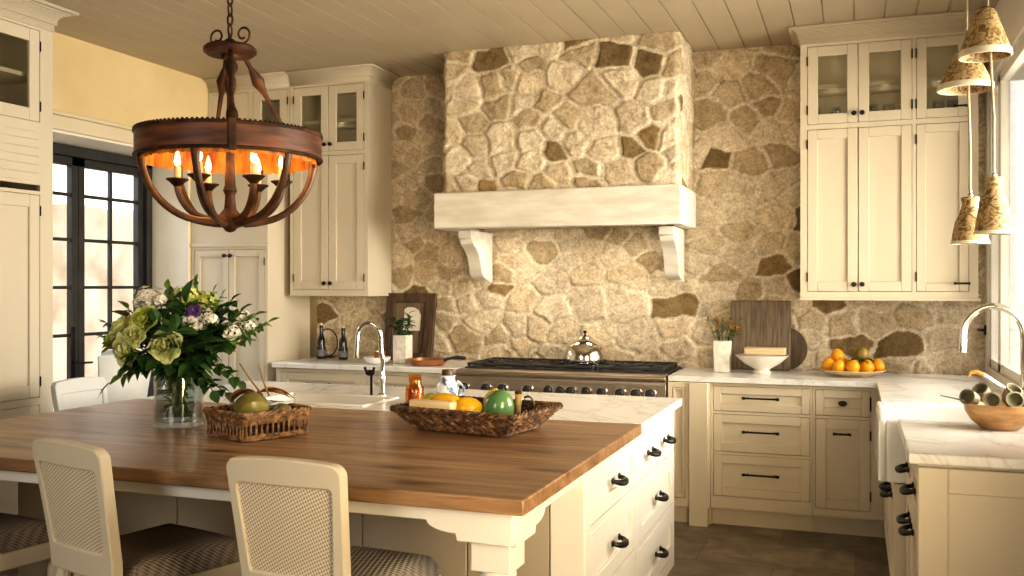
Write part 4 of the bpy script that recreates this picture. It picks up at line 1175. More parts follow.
def hydrangea(label, pos, r, mat, nf=70, petal=.013, group=None, name='hydrangea'):
    root = make_root(name, label, 'flower', group); stem_part(root, pos, 3, 'leaf_dark')
    mb = MB(); c0 = pos - OFF
    for i in range(nf):
        ph = math.acos(1 - 1.75 * (i + .5) / nf); th = i * 2.39996
        n = Vector((math.sin(ph) * math.cos(th), math.sin(ph) * math.sin(th), math.cos(ph)))
        c = c0 + Vector((n.x * r, n.y * r, n.z * r * .8)) * rb.uniform(.62, 1.16)
        a = n.orthogonal().normalized(); b_ = n.cross(a); ro = rb.uniform(0, 6)
        for k in range(4):
            d = a * math.cos(ro + k * PI / 2) + b_ * math.sin(ro + k * PI / 2)
            mb.leaf(c, d + n * rb.uniform(.1, .7), n, petal * rb.uniform(.8, 1.2), petal * 1.0, .3, 3, .3)
    obj('blooms', mb, M[mat], root, normals=False)
def rosebloom(label, pos, r, mat, layers=5, per=6, group=None, tilt=None, name='lisianthus'):
    root = make_root(name, label, 'flower', group); stem_part(root, pos, 2, 'leaf_mid')
    mb = MB(); c0 = pos - OFF
    ax = (Vector(tilt) if tilt else Vector(((pos - VC).x, (pos - VC).y - .1, .25))).normalized()
    a = ax.orthogonal().normalized(); b_ = ax.cross(a)
    for l in range(layers):
        f = (l + 1) / layers
        for k in range(per):
            th = 2 * PI * k / per + l * .55 + rb.uniform(-.15, .15)
            rad = a * math.cos(th) + b_ * math.sin(th)
            base = c0 - ax * r * .35 + rad * r * .12 * f
            d = (rad * (.2 + .75 * f) + ax * (1.15 - .7 * f))
            mb.leaf(base, d, ax - rad * .2, r * (.85 + .25 * f) * rb.uniform(.85, 1.1), r * (.85 + .3 * f), -.45 + .55 * f, 5, .3)
    obj('bloom', mb, M[mat], root, normals=False)
def branch(label, pos, mat, L=.06, W=.035, nl=11, droop=.0, group=None, name='leafy_branch', rnd=False):
    root = make_root(name, label, 'foliage', group)
    P = [p - OFF for p in stem_path(pos)]; P[3].z -= droop; P[2].z += droop * .5
    Q = []
    for i in range(13):
        f = i / 12; p = P[1] * ((1 - f) ** 2) + P[2] * (2 * f * (1 - f)) + P[3] * f * f; Q.append(p)
    obj('stem', MB().tube([P[0]] + Q, [.003] * 8 + [.0022] * 6, 5), M['stalk'], root)
    mb = MB()
    for i in range(nl):
        f = .30 + .70 * i / (nl - 1); k = min(int(f * 12), 11); p = Q[k].lerp(Q[k + 1], f * 12 - k) if f < 1 else Q[12]
        tg = (Q[k + 1] - Q[k]).normalized(); sd = tg.cross(Vector((0, 0, 1))); sd = sd.normalized() if sd.length > .01 else VR
        s = 1 if i % 2 else -1
        d = tg * .5 + sd * s * rb.uniform(.6, 1) + Vector((0, 0, rb.uniform(-.5, .4)))
        if i == nl - 1: d = tg
        mb.leaf(p, d, Vector((rb.uniform(-.4, .4), rb.uniform(-.7, 0), 1)), L * rb.uniform(.75, 1.15), W * rb.uniform(.8, 1.15), rb.uniform(-.1, .5))
    obj('leaves', mb, M[mat], root, normals=False)
hydrangea('white hydrangea head at the top of the bouquet', BP(-.115, .0, 1.405), .058, 'white_petal', 80)
hydrangea('small white flower cluster near the middle of the bouquet', BP(.075, -.06, 1.315), .042, 'white_petal', 50)
hydrangea('white flower cluster on the right side of the bouquet', BP(.215, -.02, 1.275), .044, 'white_petal', 56, .011)
hydrangea('upper right small white cluster of the bouquet', BP(.225, .06, 1.335), .033, 'white_petal', 36, .010)
hydrangea('tiny white cluster right of the violet bloom in the bouquet', BP(.16, -.10, 1.335), .026, 'white_petal', 30, .010)
hydrangea('outermost tiny white cluster at the right of the bouquet', BP(.275, .0, 1.30), .025, 'white_petal', 28, .010)
hydrangea('tiny white cluster beside the big white hydrangea head', BP(-.05, -.06, 1.405), .028, 'white_petal', 30, .011)
rosebloom('cream ruffled bloom low at the front of the bouquet', BP(.005, -.155, 1.235), .062, 'pale_lime', 6, 7, tilt=(.2, -1, .1))
rosebloom('pale green bloom low on the left of the bouquet', BP(-.155, -.13, 1.215), .062, 'pale_lime', 5, 6, tilt=(-.3, -1, -.2))
rosebloom('lime bloom at the left of the bouquet, above the pale green one', BP(-.19, -.07, 1.30), .060, 'pale_lime', 5, 6)
rosebloom('outermost green bloom at the left edge of the bouquet', BP(-.245, -.03, 1.245), .052, 'lime', 5, 6)
rosebloom('yellow green bloom just under the white hydrangea head', BP(-.09, -.12, 1.33), .058, 'lime', 5, 6, tilt=(0, -1, .5))
rosebloom('yellow green bloom between the white head and the cream ruffled bloom', BP(-.12, -.14, 1.275), .046, 'pale_lime', 5, 6, tilt=(.1, -1, .2))
hydrangea('lime green flower head at the top centre of the bouquet', BP(.025, .0, 1.41), .055, 'lime', 70, .014, name='guelder_rose')
hydrangea('lime green flower head at the top right of centre in the bouquet', BP(.095, .03, 1.40), .048, 'lime', 56, .013, name='guelder_rose')
rosebloom('single violet bloom in the bouquet', BP(.085, -.08, 1.365), .028, 'purple', 4, 6, tilt=(.1, -1, .3), name='violet_bloom')
fol = MB(); fst = MB()
for a, b_, z in ((-.03, -.13, 1.32), (.04, -.14, 1.23), (-.06, -.10, 1.17), (.07, -.10, 1.15), (.13, -.10, 1.20), (-.12, -.06, 1.17), (.0, .12, 1.28), (.16, .05, 1.24), (-.16, .10, 1.24), (.10, .12, 1.33), (.02, -.06, 1.38), (.15, -.08, 1.28), (-.02, -.15, 1.18), (.03, -.12, 1.29), (.10, -.14, 1.17), (-.10, -.16, 1.20), (.05, -.17, 1.30), (.19, -.10, 1.22), (-.20, .02, 1.33), (.06, -.10, 1.40), (.0, -.17, 1.26), (.15, -.15, 1.25), (-.05, .05, 1.40), (.18, .0, 1.36), (-.14, -.12, 1.15), (.03, -.16, 1.15)):
    P = [p - OFF for p in stem_path(BP(a, b_, z))]
    Q = [P[1] * ((1 - f) ** 2) + P[2] * (2 * f * (1 - f)) + P[3] * f * f for f in [i / 12 for i in range(13)]]
    fst.tube([P[0]] + Q, [.003] * 8 + [.0022] * 6, 5)
    for i in range(15):
        f = .30 + .70 * i / 14; k = min(int(f * 12), 11); p = Q[k].lerp(Q[k + 1], f * 12 - k)
        tg = (Q[k + 1] - Q[k]).normalized(); sd = tg.cross(Vector((0, 0, 1))); sd = sd.normalized() if sd.length > .01 else VR
        d = tg if i == 14 else tg * .5 + sd * (1 if i % 2 else -1) * rb.uniform(.6, 1) + Vector((0, 0, rb.uniform(-.5, .4)))
        fol.leaf(p, d, Vector((rb.uniform(-.4, .4), rb.uniform(-.7, 0), 1)), .08 * rb.uniform(.75, 1.15), .052 * rb.uniform(.8, 1.15), rb.uniform(-.1, .5))
o = tag(obj('bouquet_foliage', fol, M['leaf_dark'], None, OFF, normals=False), 'dark green foliage filling the body of the bouquet between the flowers', 'foliage')
o['kind'] = 'stuff'
obj('stems', fst, M['stalk'], o)
ge = 'round leaved branches at the right of the bouquet'
for a, b_, z, dr in ((.30, -.05, 1.28, 0), (.24, .05, 1.24, 0), (.29, .03, 1.34, 0), (.345, .02, 1.315, .0), (.27, -.06, 1.37, .0), (.20, .02, 1.40, 0)):
    branch('branch of small round mid green leaves reaching right and up from the bouquet', BP(a, b_, z), 'leaf_dark' if z > 1.36 else 'leaf_mid', .048, .040, 20, dr, group=ge)
gd = 'drooping round leaved branches'
for a, b_, z, dr in ((.17, -.12, 1.10, .04), (.25, -.06, 1.14, .05), (.215, -.10, 1.05, .0)):
    branch('branch of round dark leaves drooping at the lower right of the bouquet', BP(a, b_, z), 'leaf_dark', .055, .042, 9, dr, group=gd)
gl = 'feathery sprigs at the left of the bouquet'
for a, b_, z in ((-.315, .0, 1.265), (-.29, .05, 1.22), (-.27, -.05, 1.32)):
    branch('feathery grey green sprig sticking out at the left of the bouquet', BP(a, b_, z), 'leaf_grey', .03, .016, 34, group=gl, name='feathery_sprig')
branch('pointed green leaf spray hanging low at the left of the bouquet', BP(-.225, -.08, 1.115), 'leaf_mid', .085, .032, 6, .02)
for a, b_, z in ((.06, .02, 1.47), (.13, .02, 1.44), (-.03, -.04, 1.45), (.18, -.04, 1.42), (-.20, -.02, 1.38)):
    branch('slim light green sprig rising from the top of the bouquet', BP(a, b_, z), 'leaf_mid', .036, .024, 18, group='light sprigs at the top of the bouquet')
mb = MB()
for i in range(34):
    a = rb.uniform(0, 6.28); d = Vector((math.cos(a), math.sin(a), rb.uniform(-.5, .9)))
    mb.leaf(Vector((math.cos(a) * .03, math.sin(a) * .03, .05 + rb.uniform(0, .15))), d, (0, 0, 1), rb.uniform(.025, .048), rb.uniform(.02, .036), .2)
tag(obj('submerged_leaves', mb, M['leaf_mid'], None, (VX, VY, CT), normals=False), 'green leaves under water inside the glass vase', 'foliage')

# ------------------------------------------------------------------ wicker
def rr_path(hx, hy, r, z, n=5, per=10):
    P = []
    for (cx_, cy_, a0) in ((hx - r, hy - r, 0), (-hx + r, hy - r, PI / 2), (-hx + r, -hy + r, PI), (hx - r, -hy + r, 3 * PI / 2)):
        for k in range(n + 1):
            a = a0 + PI / 2 * k / n; P.append(Vector((cx_ + r * math.cos(a), cy_ + r * math.sin(a), z)))
    out = []
    for i in range(len(P)):
        A, B = P[i], P[(i + 1) % len(P)]; L_ = (B - A).length; m = max(1, int(L_ / .011))
        for k in range(m): out.append(A.lerp(B, k / m))
    return out
def woven_rows(mb, hx0, hy0, hx1, hy1, z0, z1, rows, r=.0042, amp=.0035):
    for j in range(rows):
        f = j / max(1, rows - 1)
        P = rr_path(hx0 + (hx1 - hx0) * f, hy0 + (hy1 - hy0) * f, .018, z0 + (z1 - z0) * f)
        Q = []
        for i, p in enumerate(P):
            s = amp * (1 if (i + (j % 2) * 2) % 4 < 2 else -1)
            d = Vector((p.x, p.y, 0)).normalized(); Q.append(p + d * s + Vector((0, 0, random.uniform(-.0008, .0008))))
        mb.tube(Q, r, 5, closed=True)
def braid(mb, hx, hy, z, r=.0055, w=.006):
    P = rr_path(hx, hy, .02, z)
    for ph in (0, 2.1, 4.2):
        Q = []
        for i, p in enumerate(P):
            a = i * .9 + ph; d = Vector((p.x, p.y, 0)).normalized(); Q.append(p + d * w * math.cos(a) + Vector((0, 0, w * math.sin(a))))
        mb.tube(Q, r, 5, closed=True)
# small open-staked basket, left
BX, BYY, BRZ = -2.075, 2.955, -.40
bk = thing('wicker_basket', 'small square open-sided wicker basket of gourds and dried leaves in front of the glass vase', 'basket', (BX, BYY, CT + .001), BRZ)
hx, hy = .125, .135
mb = MB(); woven_rows(mb, hx, hy, hx, hy, .006, .018, 3); woven_rows(mb, hx + .002, hy + .002, hx + .008, hy + .008, .062, .088, 5); braid(mb, hx + .008, hy + .008, .094)
obj('weave', mb, M['wicker_light'], bk, normals=False)
mb = MB()
for p in rr_path(hx, hy, .018, 0)[::2]: mb.tube([(p.x, p.y, .004), (p.x * 1.02, p.y * 1.02, .07), (p.x * 1.05, p.y * 1.05, .092)], .0042, 5)
obj('stakes', mb, M['wicker_light'], bk)
mb = MB()
for k in range(24):
    y = -hy + .012 + k * (2 * hy - .024) / 23; mb.tube([(-hx + .004, y, .008), (hx - .004, y, .008)], .0052, 5)
obj('bottom', mb, M['wicker'], bk)
BM = Matrix.Translation((BX, BYY, CT)) @ Matrix.Rotation(BRZ, 4, 'Z')
def gourd(label, x, y, z, r, tilt, rz, mat='olive', group=None):
    p = BM @ Vector((x, y, z))
    t_ = thing('gourd', label, 'gourd', p, rz, group)
    mb = MB().at((0, 0, 0), rx=tilt)
    prof = [(0, -r * .78), (r * .5, -r * .74), (r * .88, -r * .45), (r, 0), (r * .9, r * .42), (r * .6, r * .78), (r * .36, r * 1.02), (r * .24, r * 1.25), (0, r * 1.3)]
    vs0 = len(mb.v); mb.lathe(prof, 24)
    obj('body', mb, M[mat], t_)
    mb = MB().at((0, 0, 0), rx=tilt); mb.tube([(0, 0, r * 1.22), (r * .06, 0, r * 1.5), (r * .18, 0, r * 1.75)], [r * .12, r * .08, r * .1], 8)
    obj('stalk', mb, M['brown_fruit'], t_)
    return t_
gourd('large olive bronze gourd lying in the front of the small wicker basket',   .015, -.035, .098, .066, -1.05, .9)
gourd('smaller olive gourd at the right of the small wicker basket', .078, .055, .078, .040, 1.2, .5)
gourd('olive gourd at the left of the small wicker basket, under the dried leaves', -.078, -.03, .072, .040, 1.3, 2.3)
gourd('brown tinted gourd at the back of the small wicker basket', .02, .085, .072, .040, -1.2, 2.5, 'brown_fruit')
mb = MB()
mb.leaf((0, 0, 0), (1, .3, .35), (0, 0, 1), .12, .07, .5, 6); mb.leaf((.02, .01, .01), (.6, .8, .3), (0, 0, 1), .11, .06, .7, 6); mb.leaf((-.02, 0, .0), (-1, .1, .15), (0, 0, 1), .10, .065, .6, 6); mb.leaf((-.01, 0, .005), (-.6, -.7, .3), (0, 0, 1), .10, .06, .6, 6)
tag(obj('dried_leaves', mb, M['dry_leaf'], None, BM @ Vector((-.03, .015, .150)), normals=False), 'curled rust-brown dried leaves on top of the gourds in the small basket', 'leaves')
mb = MB()
for dx in (-.012, .016):
    mb.tube([(dx, .0, 0), (dx * 2 - .045, .0, .06), (dx * 3 - .085, .01, .115)], [.004, .0035, .003], 6)
tag(obj('dried_sprig', mb, M['brown_fruit'], None, BM @ Vector((.02, .02, .145))), 'thin brown stems leaning out of the small basket toward the bouquet', 'stems')
mb = MB(); g = 10; vs = []; fs = []
for j in range(g + 1):
    for i in range(g + 1):
        x = -.07 + .14 * i / g; y = -.05 + .10 * j / g; vs.append((x, y, .008 * math.sin(i * 1.3) * math.cos(j * .9) + .012 * (i / g) ** 2))
for j in range(g):
    for i in range(g): a = j * (g + 1) + i; fs.append((a, a + 1, a + g + 2, a + g + 1))
o = tag(obj('folded_napkin', mb.add(vs, fs), M['paper'], None, BM @ Vector((-.055, .095, .100)), BRZ, normals=False), 'pale grey napkin at the back of the small wicker basket', 'napkin')
o.modifiers.new('t', 'SOLIDIFY').thickness = .004

# shallow flared tray, right
TX, TY, TRZ = -1.365, 3.36, -.16
tr = thing('wicker_tray', 'long dark wicker tray with flared sides, holding fruit, on the oak top', 'basket', (TX, TY, CT + .006), TRZ)
h0x, h0y, h1x, h1y = .200, .140, .262, .192
mb = MB(); woven_rows(mb, h0x, h0y, h1x, h1y, .006, .072, 10, .0046, .0038); braid(mb, h1x + .004, h1y + .004, .080, .006, .0075); braid(mb, h0x, h0y, .006, .004, .004)
obj('weave', mb, M['wicker'], tr, normals=False)
mb = MB()
P0, P1 = rr_path(h0x, h0y, .018, .004), rr_path(h1x, h1y, .018, .078)
for i in range(0, len(P0), 2):
    a = P0[i]; f = (h1x / h0x, h1y / h0y); mb.tube([a, (a.x * f[0], a.y * f[1], .078)], .004, 5)
obj('stakes', mb, M['wicker'], tr)
mb = MB()
for k in range(30):
    y = -h0y + .012 + k * (2 * h0y - .024) / 29; mb.tube([(-h0x + .004, y, .009), (h0x - .004, y, .009)], .0055, 5)
obj('bottom', mb, M['wicker'], tr)
TM = Matrix.Translation((TX, TY, CT)) @ Matrix.Rotation(TRZ, 4, 'Z')
def fruit(name, label, cat, M_, x, y, z, r, rz, rx, mat, stalk=True, tip=0.0, group=None, top_mat='stalk'):
    p = M_ @ Vector((x, y, z))
    t_ = thing(name, label, cat, p, rz, group)
    n = 14; prof = []
    for i in range(n + 1):
        a = -PI / 2 + PI * i / n
        q = math.cos(a); zz = math.sin(a)
        k = 1 + tip * max(0, abs(zz) - .8) * 5
        prof.append((max(0, r[0] * q * (1 - .10 * zz)) if 0 < i < n else 0, r[2] * zz * k))
    obj('body', MB().at((0, 0, 0), rx=rx).lathe(prof, 22), M[mat], t_)
    if stalk:
        zt_ = prof[-1][1]; obj('stalk', MB().at((0, 0, 0), rx=rx).lathe([(0, zt_ - .004), (.006, zt_ - .003), (.004, zt_ + .006), (0, zt_ + .007)], 8), M[top_mat], t_)
    return t_
fruit('mango', 'yellow green mango resting at the left end of the wicker tray', 'mango', TM, -.185, -.035, .088, (.046, .046, .066), .4, 1.45, 'mango', False)
fruit('melon', 'shiny green melon standing at the right of the wicker tray', 'melon', TM, .105, -.015, .088, (.060, .060, .075), 1.0, .35, 'avocado', True)
fruit('lemon', 'greenish yellow lemon at the back of the wicker tray', 'lemon', TM, .03, .075, .100, (.042, .042, .052), .6, .6, 'lemon', False, .25)
fruit('pear', 'plump yellow fruit at the middle of the wicker tray, behind the pale wooden block', 'fruit', TM, -.005, -.07, .086, (.045, .045, .062), 1.75, 1.4, 'yellow', False)
for i, (y, z, lab) in enumerate(((-.085, .110, 'yellow banana with brown spots lying above the pale wooden block'), (-.045, .092, 'yellow banana behind the spotted one in the wicker tray'))):
    P = []; Rr = []
    for k in range(13):
        f = k / 12; a = (f - .5) * 1.5
        P.append((-.085 + .105 * math.sin(a) * 1.0, .0, .04 * math.cos(a) - .028)); Rr.append([.006, .010, .016, .0185, .020, .0205, .0205, .0205, .020, .0185, .015, .009, .006][k])
    t_ = thing('banana', lab, 'banana', TM @ Vector((.0, y, z)), TRZ + .1 * i)
    obj('peel', MB().tube(P[1:-1], Rr[1:-1], 7), M['yellow'], t_)
    obj('tip', MB().tube([P[0], P[1]], [.005, .009], 7).tube([P[-2], P[-1]], [.009, .004], 7), M['brown_fruit'], t_)
mb = MB().box(-.095, .095, -.022, .022, -.016, .016)
tag(obj('wooden_block', mb, M['pale_wood'], None, TM @ Vector((-.098, -.160, .106)), TRZ - .02, bev=.006), 'pale bare wooden block lying along the front rim of the wicker tray', 'wood block')
t_ = thing('wooden_paddle', 'brown wooden handle standing upright at the right side of the wicker tray', 'handle', TM @ Vector((.165, .02, .018)), TRZ)
obj('shaft', MB().tube([(0, 0, 0), (.001, .0, .05), (.004, .0, .125)], [.012, .011, .012], 10), M['brown_fruit'], t_)
obj('cap', MB().lathe([(0, 0), (.013, 0), (.014, .006), (.010, .012), (0, .013)], 12, (.004, 0, .125)), M['iron_rust'], t_)
P = [(-.026 * math.cos(PI * k / 14) , 0, .06 + .045 * math.sin(PI * k / 14)) for k in range(15)]
mb = MB().tube([(-.026, 0, 0)] + P + [(.026, 0, 0)], .004, 8)
tag(obj('metal_hoop', mb, M['chrome'], None, TM @ Vector((.172, .09, .022)), .35), 'thin bright metal hoop standing beside the wooden handle in the wicker tray', 'hoop')

# jar and jug on the island marble
t_ = thing('amber_jar', 'amber glass jar with ribbed sides beside the prep tap, behind the wicker tray', 'jar', (-1.905, 3.93, CT + .001))
obj('vessel', MB().lathe([(0, 0), (.036, 0), (.04, .01), (.042, .05), (.040, .085), (.031, .10), (.030, .135), (.033, .14), (.028, .14), (.026, .10), (.036, .08), (.037, .015), (0, .012)], 24), M['amber'], t_)
obj('contents', MB().lathe([(0, .014), (.033, .014), (.0345, .05), (.033, .078), (0, .080)], 20), M['honey'], t_)
mb = MB()
for k in range(10): a = 2 * PI * k / 10; mb.tube([(.041 * math.cos(a), .041 * math.sin(a), .012), (.0435 * math.cos(a), .0435 * math.sin(a), .05), (.040 * math.cos(a), .040 * math.sin(a), .088)], .0035, 6)
obj('ribs', mb, M['amber'], t_)
t_ = thing('china_jug', 'blue and white china jug with a brown stopper, behind the wicker tray', 'jug', (-1.795, 4.05, CT + .001))
obj('body', MB().lathe([(0, 0), (.036, 0), (.04, .006), (.055, .035), (.058, .06), (.05, .09), (.036, .108), (.034, .122), (.040, .13), (.034, .132), (.030, .12), (0, .118)], 28), M['china'], t_)
P = [(.050 + .032 * math.sin(PI * k / 10), 0, .035 + .07 * k / 10) for k in range(11)]
obj('handle', MB().tube(P, .0065, 8), M['china'], t_)
obj('stopper', MB().lathe([(0, .119), (.026, .119), (.028, .15), (.024, .158), (0, .159)], 18), M['china_brown'], t_)

# ------------------------------------------------------------------ left back worktop
def bottle(label, x, y, h):
    t_ = thing('bottle', label, 'bottle', (x, y, CT + .001))
    obj('body', MB().lathe([(0, 0), (.033, 0), (.036, .006), (.036, h * .30), (.028, h * .40), (.030, h * .50), (.026, h * .60), (.014, h * .74), (.013, h * .92), (.016, h * .93), (.016, h), (0, h)], 20), M['bottle'], t_)
    obj('label_band', MB().lathe([(.0364, h * .08), (.0368, h * .10), (.0368, h * .25), (.0364, h * .27)], 20), M['bottle_label'], t_)
    obj('cork', MB().lathe([(0, h), (.010, h), (.011, h + .02), (0, h + .022)], 12), M['pale_wood'], t_)
bottle('dark decanter bottle nearest the corner on the left back worktop', -3.80, 6.22, .25)
bottle('slimmer dark bottle right of the decanter on the left back worktop', -3.60, 6.20, .235)
mb = MB()
for (a0, a1) in ((0, 2 * PI),):
    P = [(.085 * math.cos(a), 0, .115 + .105 * math.sin(a)) for a in [2 * PI * k / 24 for k in range(24)]]; mb.tube(P, .005, 6, closed=True)
mb.box(-.05, .05, -.02, .02, 0, .012)
tag(obj('wire_ring', mb, M['black'], None, (-3.81, 6.33, CT + .001)), 'thin dark wire hoop stand behind the decanter bottle', 'ornament')
# framed board with an arched opening
t_ = thing('arched_frame', 'dark wooden frame with an arched panel leaning on the stone left of the range', 'frame', (-3.12, 6.31, CT + .001))
FW, FH = .40, .50
mb = MB()
def lean(q): return q
a0 = math.radians(-9)
mb.at((0, 0, 0), rx=a0)
mb.box(-FW / 2, -FW / 2 + .07, -.015, .015, 0, FH); mb.box(FW / 2 - .075, FW / 2, -.015, .015, 0, FH); mb.box(-FW / 2 + .07, FW / 2 - .075, -.015, .015, FH - .07, FH); mb.box(-FW / 2 + .07, FW / 2 - .075, -.015, .015, 0, .05)
obj('frame', mb, M['dark_wood'], t_, bev=.006)
mb = MB().at((0, 0, 0), rx=a0); mb.box(-FW / 2 + .06, FW / 2 - .065, .004, .012, .04, FH - .06)
obj('panel', mb, M['board_wood'], t_, smooth=False)
mb = MB().at((0, 0, 0), rx=a0)
arc = [(-.06, .30)] + [(-.06 + .15 * (k / 8), .30 + .09 * math.sin(PI / 2 + (k / 8 - .35) * 1.3)) for k in range(9)] + [(.09, .30)]
mb.prism([(-.055, .22), (.085, .22), (.085, .335), (.06, .375), (.02, .395), (-.03, .395), (-.055, .38)], .0, .0035, 'y')
obj('pale_arch', mb, M['dish'], t_, smooth=False)
mb = MB().at((0, 0, 0), rx=a0); mb.box(.088, .105, -.004, .01, .05, .40)
obj('slat', mb, M['dark_wood'], t_)
def square_vase(label, x, y, w, h, flare=0.0):
    t_ = thing('square_vase', label, 'vase', (x, y, CT + .001))
    a, b_ = w / 2, w / 2 + flare; q = .008
    vs = []; fs = []
    for (s, z) in ((a, 0), (b_, h), (b_ - q, h), (a - q, .012)):
        vs += [(-s, -s, z), (s, -s, z), (s, s, z), (-s, s, z)]
    for l in range(3):
        for k in range(4): fs.append((l * 4 + k, l * 4 + (k + 1) % 4, l * 4 + 4 + (k + 1) % 4, l * 4 + 4 + k))
    fs += [(3, 2, 1, 0), (12, 13, 14, 15)]
    obj('vessel', MB().add(vs, fs), M['vase_white'], t_, bev=.004)
    return t_
square_vase('square white ceramic vase of greenery in front of the arched frame', -3.03, 6.05, .105, .20)
def sprays(name, label, cat, x, y, z, n, L, mat, LL, WW, spread, seed, group=None, bloom=None, bias=(0, 0)):
    q = random.Random(seed)
    for i in range(n):
        t_ = thing(name, label, cat, (x, y, z), 0, group)
        a = 2 * PI * i / n + q.uniform(-.4, .4); s = spread * q.uniform(.4, 1); Lh = L * q.uniform(.7, 1.1)
        tip = Vector((math.cos(a) * s + bias[0], math.sin(a) * s * .45 + bias[1], Lh)); base = Vector((math.cos(a) * .012, math.sin(a) * .012, -.10))
        Q = [base.lerp(tip, k / 8) + Vector((0, 0, .02 * math.sin(PI * k / 8))) for k in range(9)]
        obj('stem', MB().tube(Q, .002, 5), M['stalk'], t_)
        mb = MB()
        for k in range(9):
            p = base.lerp(tip, .5 + .5 * k / 8); d = Vector((q.uniform(-1, 1), q.uniform(-1, 1), q.uniform(-.1, .9)))
            mb.leaf(p, d, (0, 0, 1), LL * q.uniform(.7, 1.2), WW, .3, 3)
        obj('leaves', mb, M[mat], t_, normals=False)
        if bloom and i % 2 == 0:
            mb = MB()
            for k in range(26):
                d = Vector((q.uniform(-1, 1), q.uniform(-1, 1), q.uniform(-.2, 1))); mb.leaf(tip + Vector((0, 0, -.05 * q.random())), d, (0, 0, 1), .026, .011, .2, 2)
            obj('bloom', mb, M[bloom], t_, normals=False)
sprays('green_sprig', 'dark green leafy sprig in the square vase by the arched frame', 'foliage', -3.03, 6.05, CT + .19, 9, .15, 'leaf_dark', .06, .03, .12, 4, 'sprigs in the vase by the arched frame')
t_ = thing('dish_stack', 'white dish holding a copper measuring cup, left of the square vase by the arched frame', 'dish', (-3.17, 5.93, CT + .001))
obj('dish', MB().lathe([(0, 0), (.05, 0), (.085, .02), (.10, .048), (.095, .05), (.08, .026), (0, .010)], 26), M['ceramic'], t_)
tag(obj('copper_cup', MB().lathe([(0, 0), (.034, 0), (.038, .006), (.042, .075), (.039, .075), (.034, .008), (0, .006)], 20), M['copper'], None, (-3.15, 5.93, CT + .014)), 'small copper cup standing in the white dish', 'cup')
t_ = thing('skillet', 'shallow copper skillet with a long dark handle at the left edge of the range', 'pan', (-2.80, 5.97, CT + .001))
obj('pan', MB().lathe([(0, 0), (.11, 0), (.125, .010), (.145, .042), (.141, .042), (.12, .013), (0, .004)], 32), M['copper'], t_)
obj('handle', MB().tube([(.13, -.02, .036), (.19, -.03, .055), (.25, -.045, .062), (.31, -.06, .06)], [.010, .009, .015, .012], 8), M['cast'], t_)

# ------------------------------------------------------------------ right back worktop
square_vase('square white textured vase of dried flowers right of the range', -.80, 6.13, .095, .20, .006)
sprays('dried_flower', 'dried orange and green flower stem in the square vase right of the range', 'flower', -.80, 6.13, CT + .19, 12, .145, 'leaf_grey', .05, .012, .13, 9, 'dried flowers in the vase right of the range', 'orange_petal', (.01, 0))
mb = MB().at((0, 0, 0), rx=math.radians(-7)); mb.box(-.19, .19, -.011, .011, 0, .455)
tag(obj('cutting_board', mb, M['board_wood'], None, (-.585, 6.345, CT + .002), bev=.008), 'large rectangular weathered wooden board leaning on the stone right of the range', 'cutting board')
mb = MB().at((0, 0, 0), rx=math.radians(-90 - 5))
mb.lathe([(0, -.009), (.132, -.009), (.138, -.004), (.138, .004), (.132, .009), (0, .009)], 40)
tag(obj('cutting_board', mb, M['dark_wood'], None, (-.43, 6.393, CT + .141)), 'round brown wooden board peeking out right of the large rectangular board', 'cutting board')
mb = MB().tube([(0, -.0, 0), (.06, 0, .004), (.075, 0, .03), (.06, 0, .056), (0, 0, .06)], .008, 8)
t_ = thing('footed_bowl', 'wide white footed bowl in front of the leaning boards', 'bowl', (-.555, 6.13, CT + .001))
obj('bowl', MB().lathe([(0, 0), (.055, 0), (.057, .010), (.045, .018), (.05, .028), (.11, .062), (.158, .105), (.165, .115), (.158, .115), (.10, .070), (0, .040)], 36), M['dish'], t_)
mb = MB().box(-.125, .125, -.055, .055, 0, .045)
tag(obj('bread_board', mb, M['pale_wood'], None, (-.535, 6.13, CT + .118), .0, bev=.007), 'pale wooden block lying across the wide footed bowl', 'wood block')
mb = MB().box(-.02, .35, -.006, .006, 0, .008)
# fruit plate
PX, PY = -.02, 6.13
t_ = thing('fruit_plate', 'shallow wooden plate heaped with golden citrus on the right back worktop', 'plate', (PX, PY, CT + .001))
obj('plate', MB().lathe([(0, 0), (.10, 0), (.105, .006), (.17, .022), (.195, .038), (.19, .042), (.165, .030), (.10, .014), (0, .012)], 40), M['pale_wood'], t_)
PM = Matrix.Translation((PX, PY, CT)) @ Matrix.Rotation(.0, 4, 'Z')
gz = 'golden citrus on the fruit plate'
for i, (x, y, z, lab) in enumerate(((-.135, -.01, .065, 'golden citrus at the far left of the fruit plate'), (-.075, -.085, .064, 'golden citrus second from the left in the front row on the fruit plate'), (.005, -.10, .064, 'golden citrus in the middle of the front row on the fruit plate'),
                                  (.085, -.075, .064, 'golden citrus fourth from the left in the front row on the fruit plate'), (.145, -.005, .067, 'golden citrus at the far right of the fruit plate'), (-.085, .01, .122, 'golden citrus topping the left of the heap on the fruit plate'), (.0, .0, .060, 'golden citrus hidden in the centre of the heap on the fruit plate'), (.06, .07, .064, 'golden citrus at the back right of the fruit plate'), (-.05, .085, .064, 'golden citrus at the back left of the fruit plate'))):
    fruit('citrus_fruit', lab, 'citrus fruit', PM, x, y, z, (.041, .041, .042), i * .7, .2 * (i % 3), 'orange', True, .06, gz)
fruit('citrus_fruit', 'brown speckled fruit with green leaves topping the right of the fruit heap', 'fruit', PM, .055, -.005, .136, (.042, .042, .045), .3, .15, 'brown_fruit', True)
mb = MB()
for k in range(9):
    a = k * .75; mb.leaf((.02 * math.cos(a), .02 * math.sin(a), 0), (math.cos(a), math.sin(a) - .3, .05 * math.sin(3 * k)), (0, 0, 1), .06, .03, .4)
